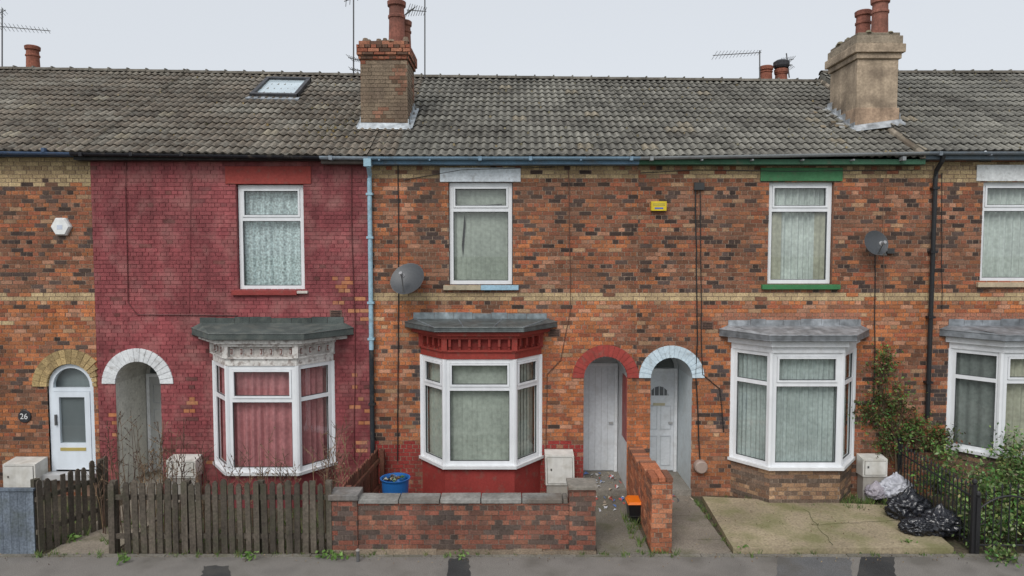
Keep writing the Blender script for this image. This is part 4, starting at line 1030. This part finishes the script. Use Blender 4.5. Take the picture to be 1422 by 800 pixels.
for _ in range(110):
    u=random.choice([U(155,460),U(155,460),U(460,520),U(830,950),U(1010,1345),U(40,150),U(520,830)]); tuft(X(u,775,FY),FY-U(-.03,.10),U(.03,.11),9)
for _ in range(80): tuft(U(3.9,6.9),U(-.85,-.1),U(.05,.14),9)
for _ in range(60): tuft(U(5.9,6.9),U(-.95,-.3),U(.08,.2),9)
for _ in range(16): tuft(U(1.9,2.1),U(-2.3,-1.2),U(.08,.2),10)
for _ in range(24): tuft(3.38+U(-.04,.02),U(-2.4,-.3),U(.03,.09),8)
for _ in range(90): tuft(U(-9,-2.8),U(-2.3,-.7),U(.08,.25),9)
for _ in range(60): tuft(U(7.2,10),U(-2.6,-.7),U(.08,.25),10)
for (u,v) in ((348,778),(104,752),(452,776),(170,782),(1350,762),(1030,768),(1260,760),(640,776),(470,778)):
    x,y=G(u,v)
    for _ in range(26): leaf(B,(x+random.gauss(0,.06),y+random.gauss(0,.03),U(.01,.13)),U(.025,.05),J(random.choice([(.10,.20,.04),(.15,.24,.07)]),.2))
B.build('grass_and_weeds',[M_leaf])
B=MB()
for _ in range(900):
    px=U(-8.5,8.5); py=FY-abs(random.gauss(0,.16))-.02
    q=R()
    if q<.28: px=U(3.4,6.7); py=U(-2.3,-.9)
    elif q<.45: px=U(1.3,3.3); py=U(-2.4,-.2)
    z=.09 if (py>FY and px>3.36) else .022
    leaf(B,(px,py,z+.004),U(.006,.018),J(random.choice([(.14,.09,.05),(.24,.18,.10),(.07,.05,.035)]),.3),2)
B.build('fallen_leaves',[M_leaf])
B=MB(); x,y=G(496,782); B.tube([(x,y+.05,0),(x,y+.05,.16)],.025,(.12,.12,.12),n=8); B.lathe([(.03,.16),(.035,.17),(.02,.19),(.001,.19)],(x,y+.05,0),(.3,.28,.25),n=8); B.build('stop_tap_post',[M_iron])
# ---------------------------------------------------------------- light
w=bpy.data.worlds.new('World'); sc.world=w; w.use_nodes=True; N=w.node_tree.nodes; L=w.node_tree.links
bg=N['Background']; sky=N.new('ShaderNodeTexSky'); sky.sky_type='NISHITA'; sky.sun_disc=False
sky.sun_elevation=math.radians(48); sky.sun_rotation=math.radians(200); sky.dust_density=4; sky.air_density=1.2
hs=N.new('ShaderNodeHueSaturation'); hs.inputs['Saturation'].default_value=.25; L.new(sky.outputs[0],hs.inputs['Color']); L.new(hs.outputs[0],bg.inputs[0]); bg.inputs[1].default_value=.05
b2=N.new('ShaderNodeBackground'); b2.inputs[0].default_value=(.86,.91,.98,1); b2.inputs[1].default_value=.62
ad=N.new('ShaderNodeAddShader'); L.new(bg.outputs[0],ad.inputs[0]); L.new(b2.outputs[0],ad.inputs[1]); L.new(ad.outputs[0],N['World Output'].inputs[0])
sd=bpy.data.lights.new('sun','SUN'); sd.energy=1.5; sd.angle=math.radians(30); sd.color=(1,.97,.93); so=bpy.data.objects.new('sun',sd); sc.collection.objects.link(so)
az=math.radians(200); el=math.radians(48)
d=Vector((math.sin(az)*math.cos(el),math.cos(az)*math.cos(el),math.sin(el)))
so.rotation_euler=d.to_track_quat('Z','Y').to_euler(); so.location=(0,-20,30)
cam=bpy.data.cameras.new('camera'); co=bpy.data.objects.new('camera',cam); sc.collection.objects.link(co); co.location=(CX,CY,CZ); co.rotation_euler=(math.pi/2-PITCH,0,0)
cam.sensor_width=36; cam.lens=FL/1422*36; cam.clip_end=2000; cam.clip_start=.1
sc.camera=co
sc.view_settings.view_transform='Standard'; sc.view_settings.look='None'; sc.view_settings.exposure=0
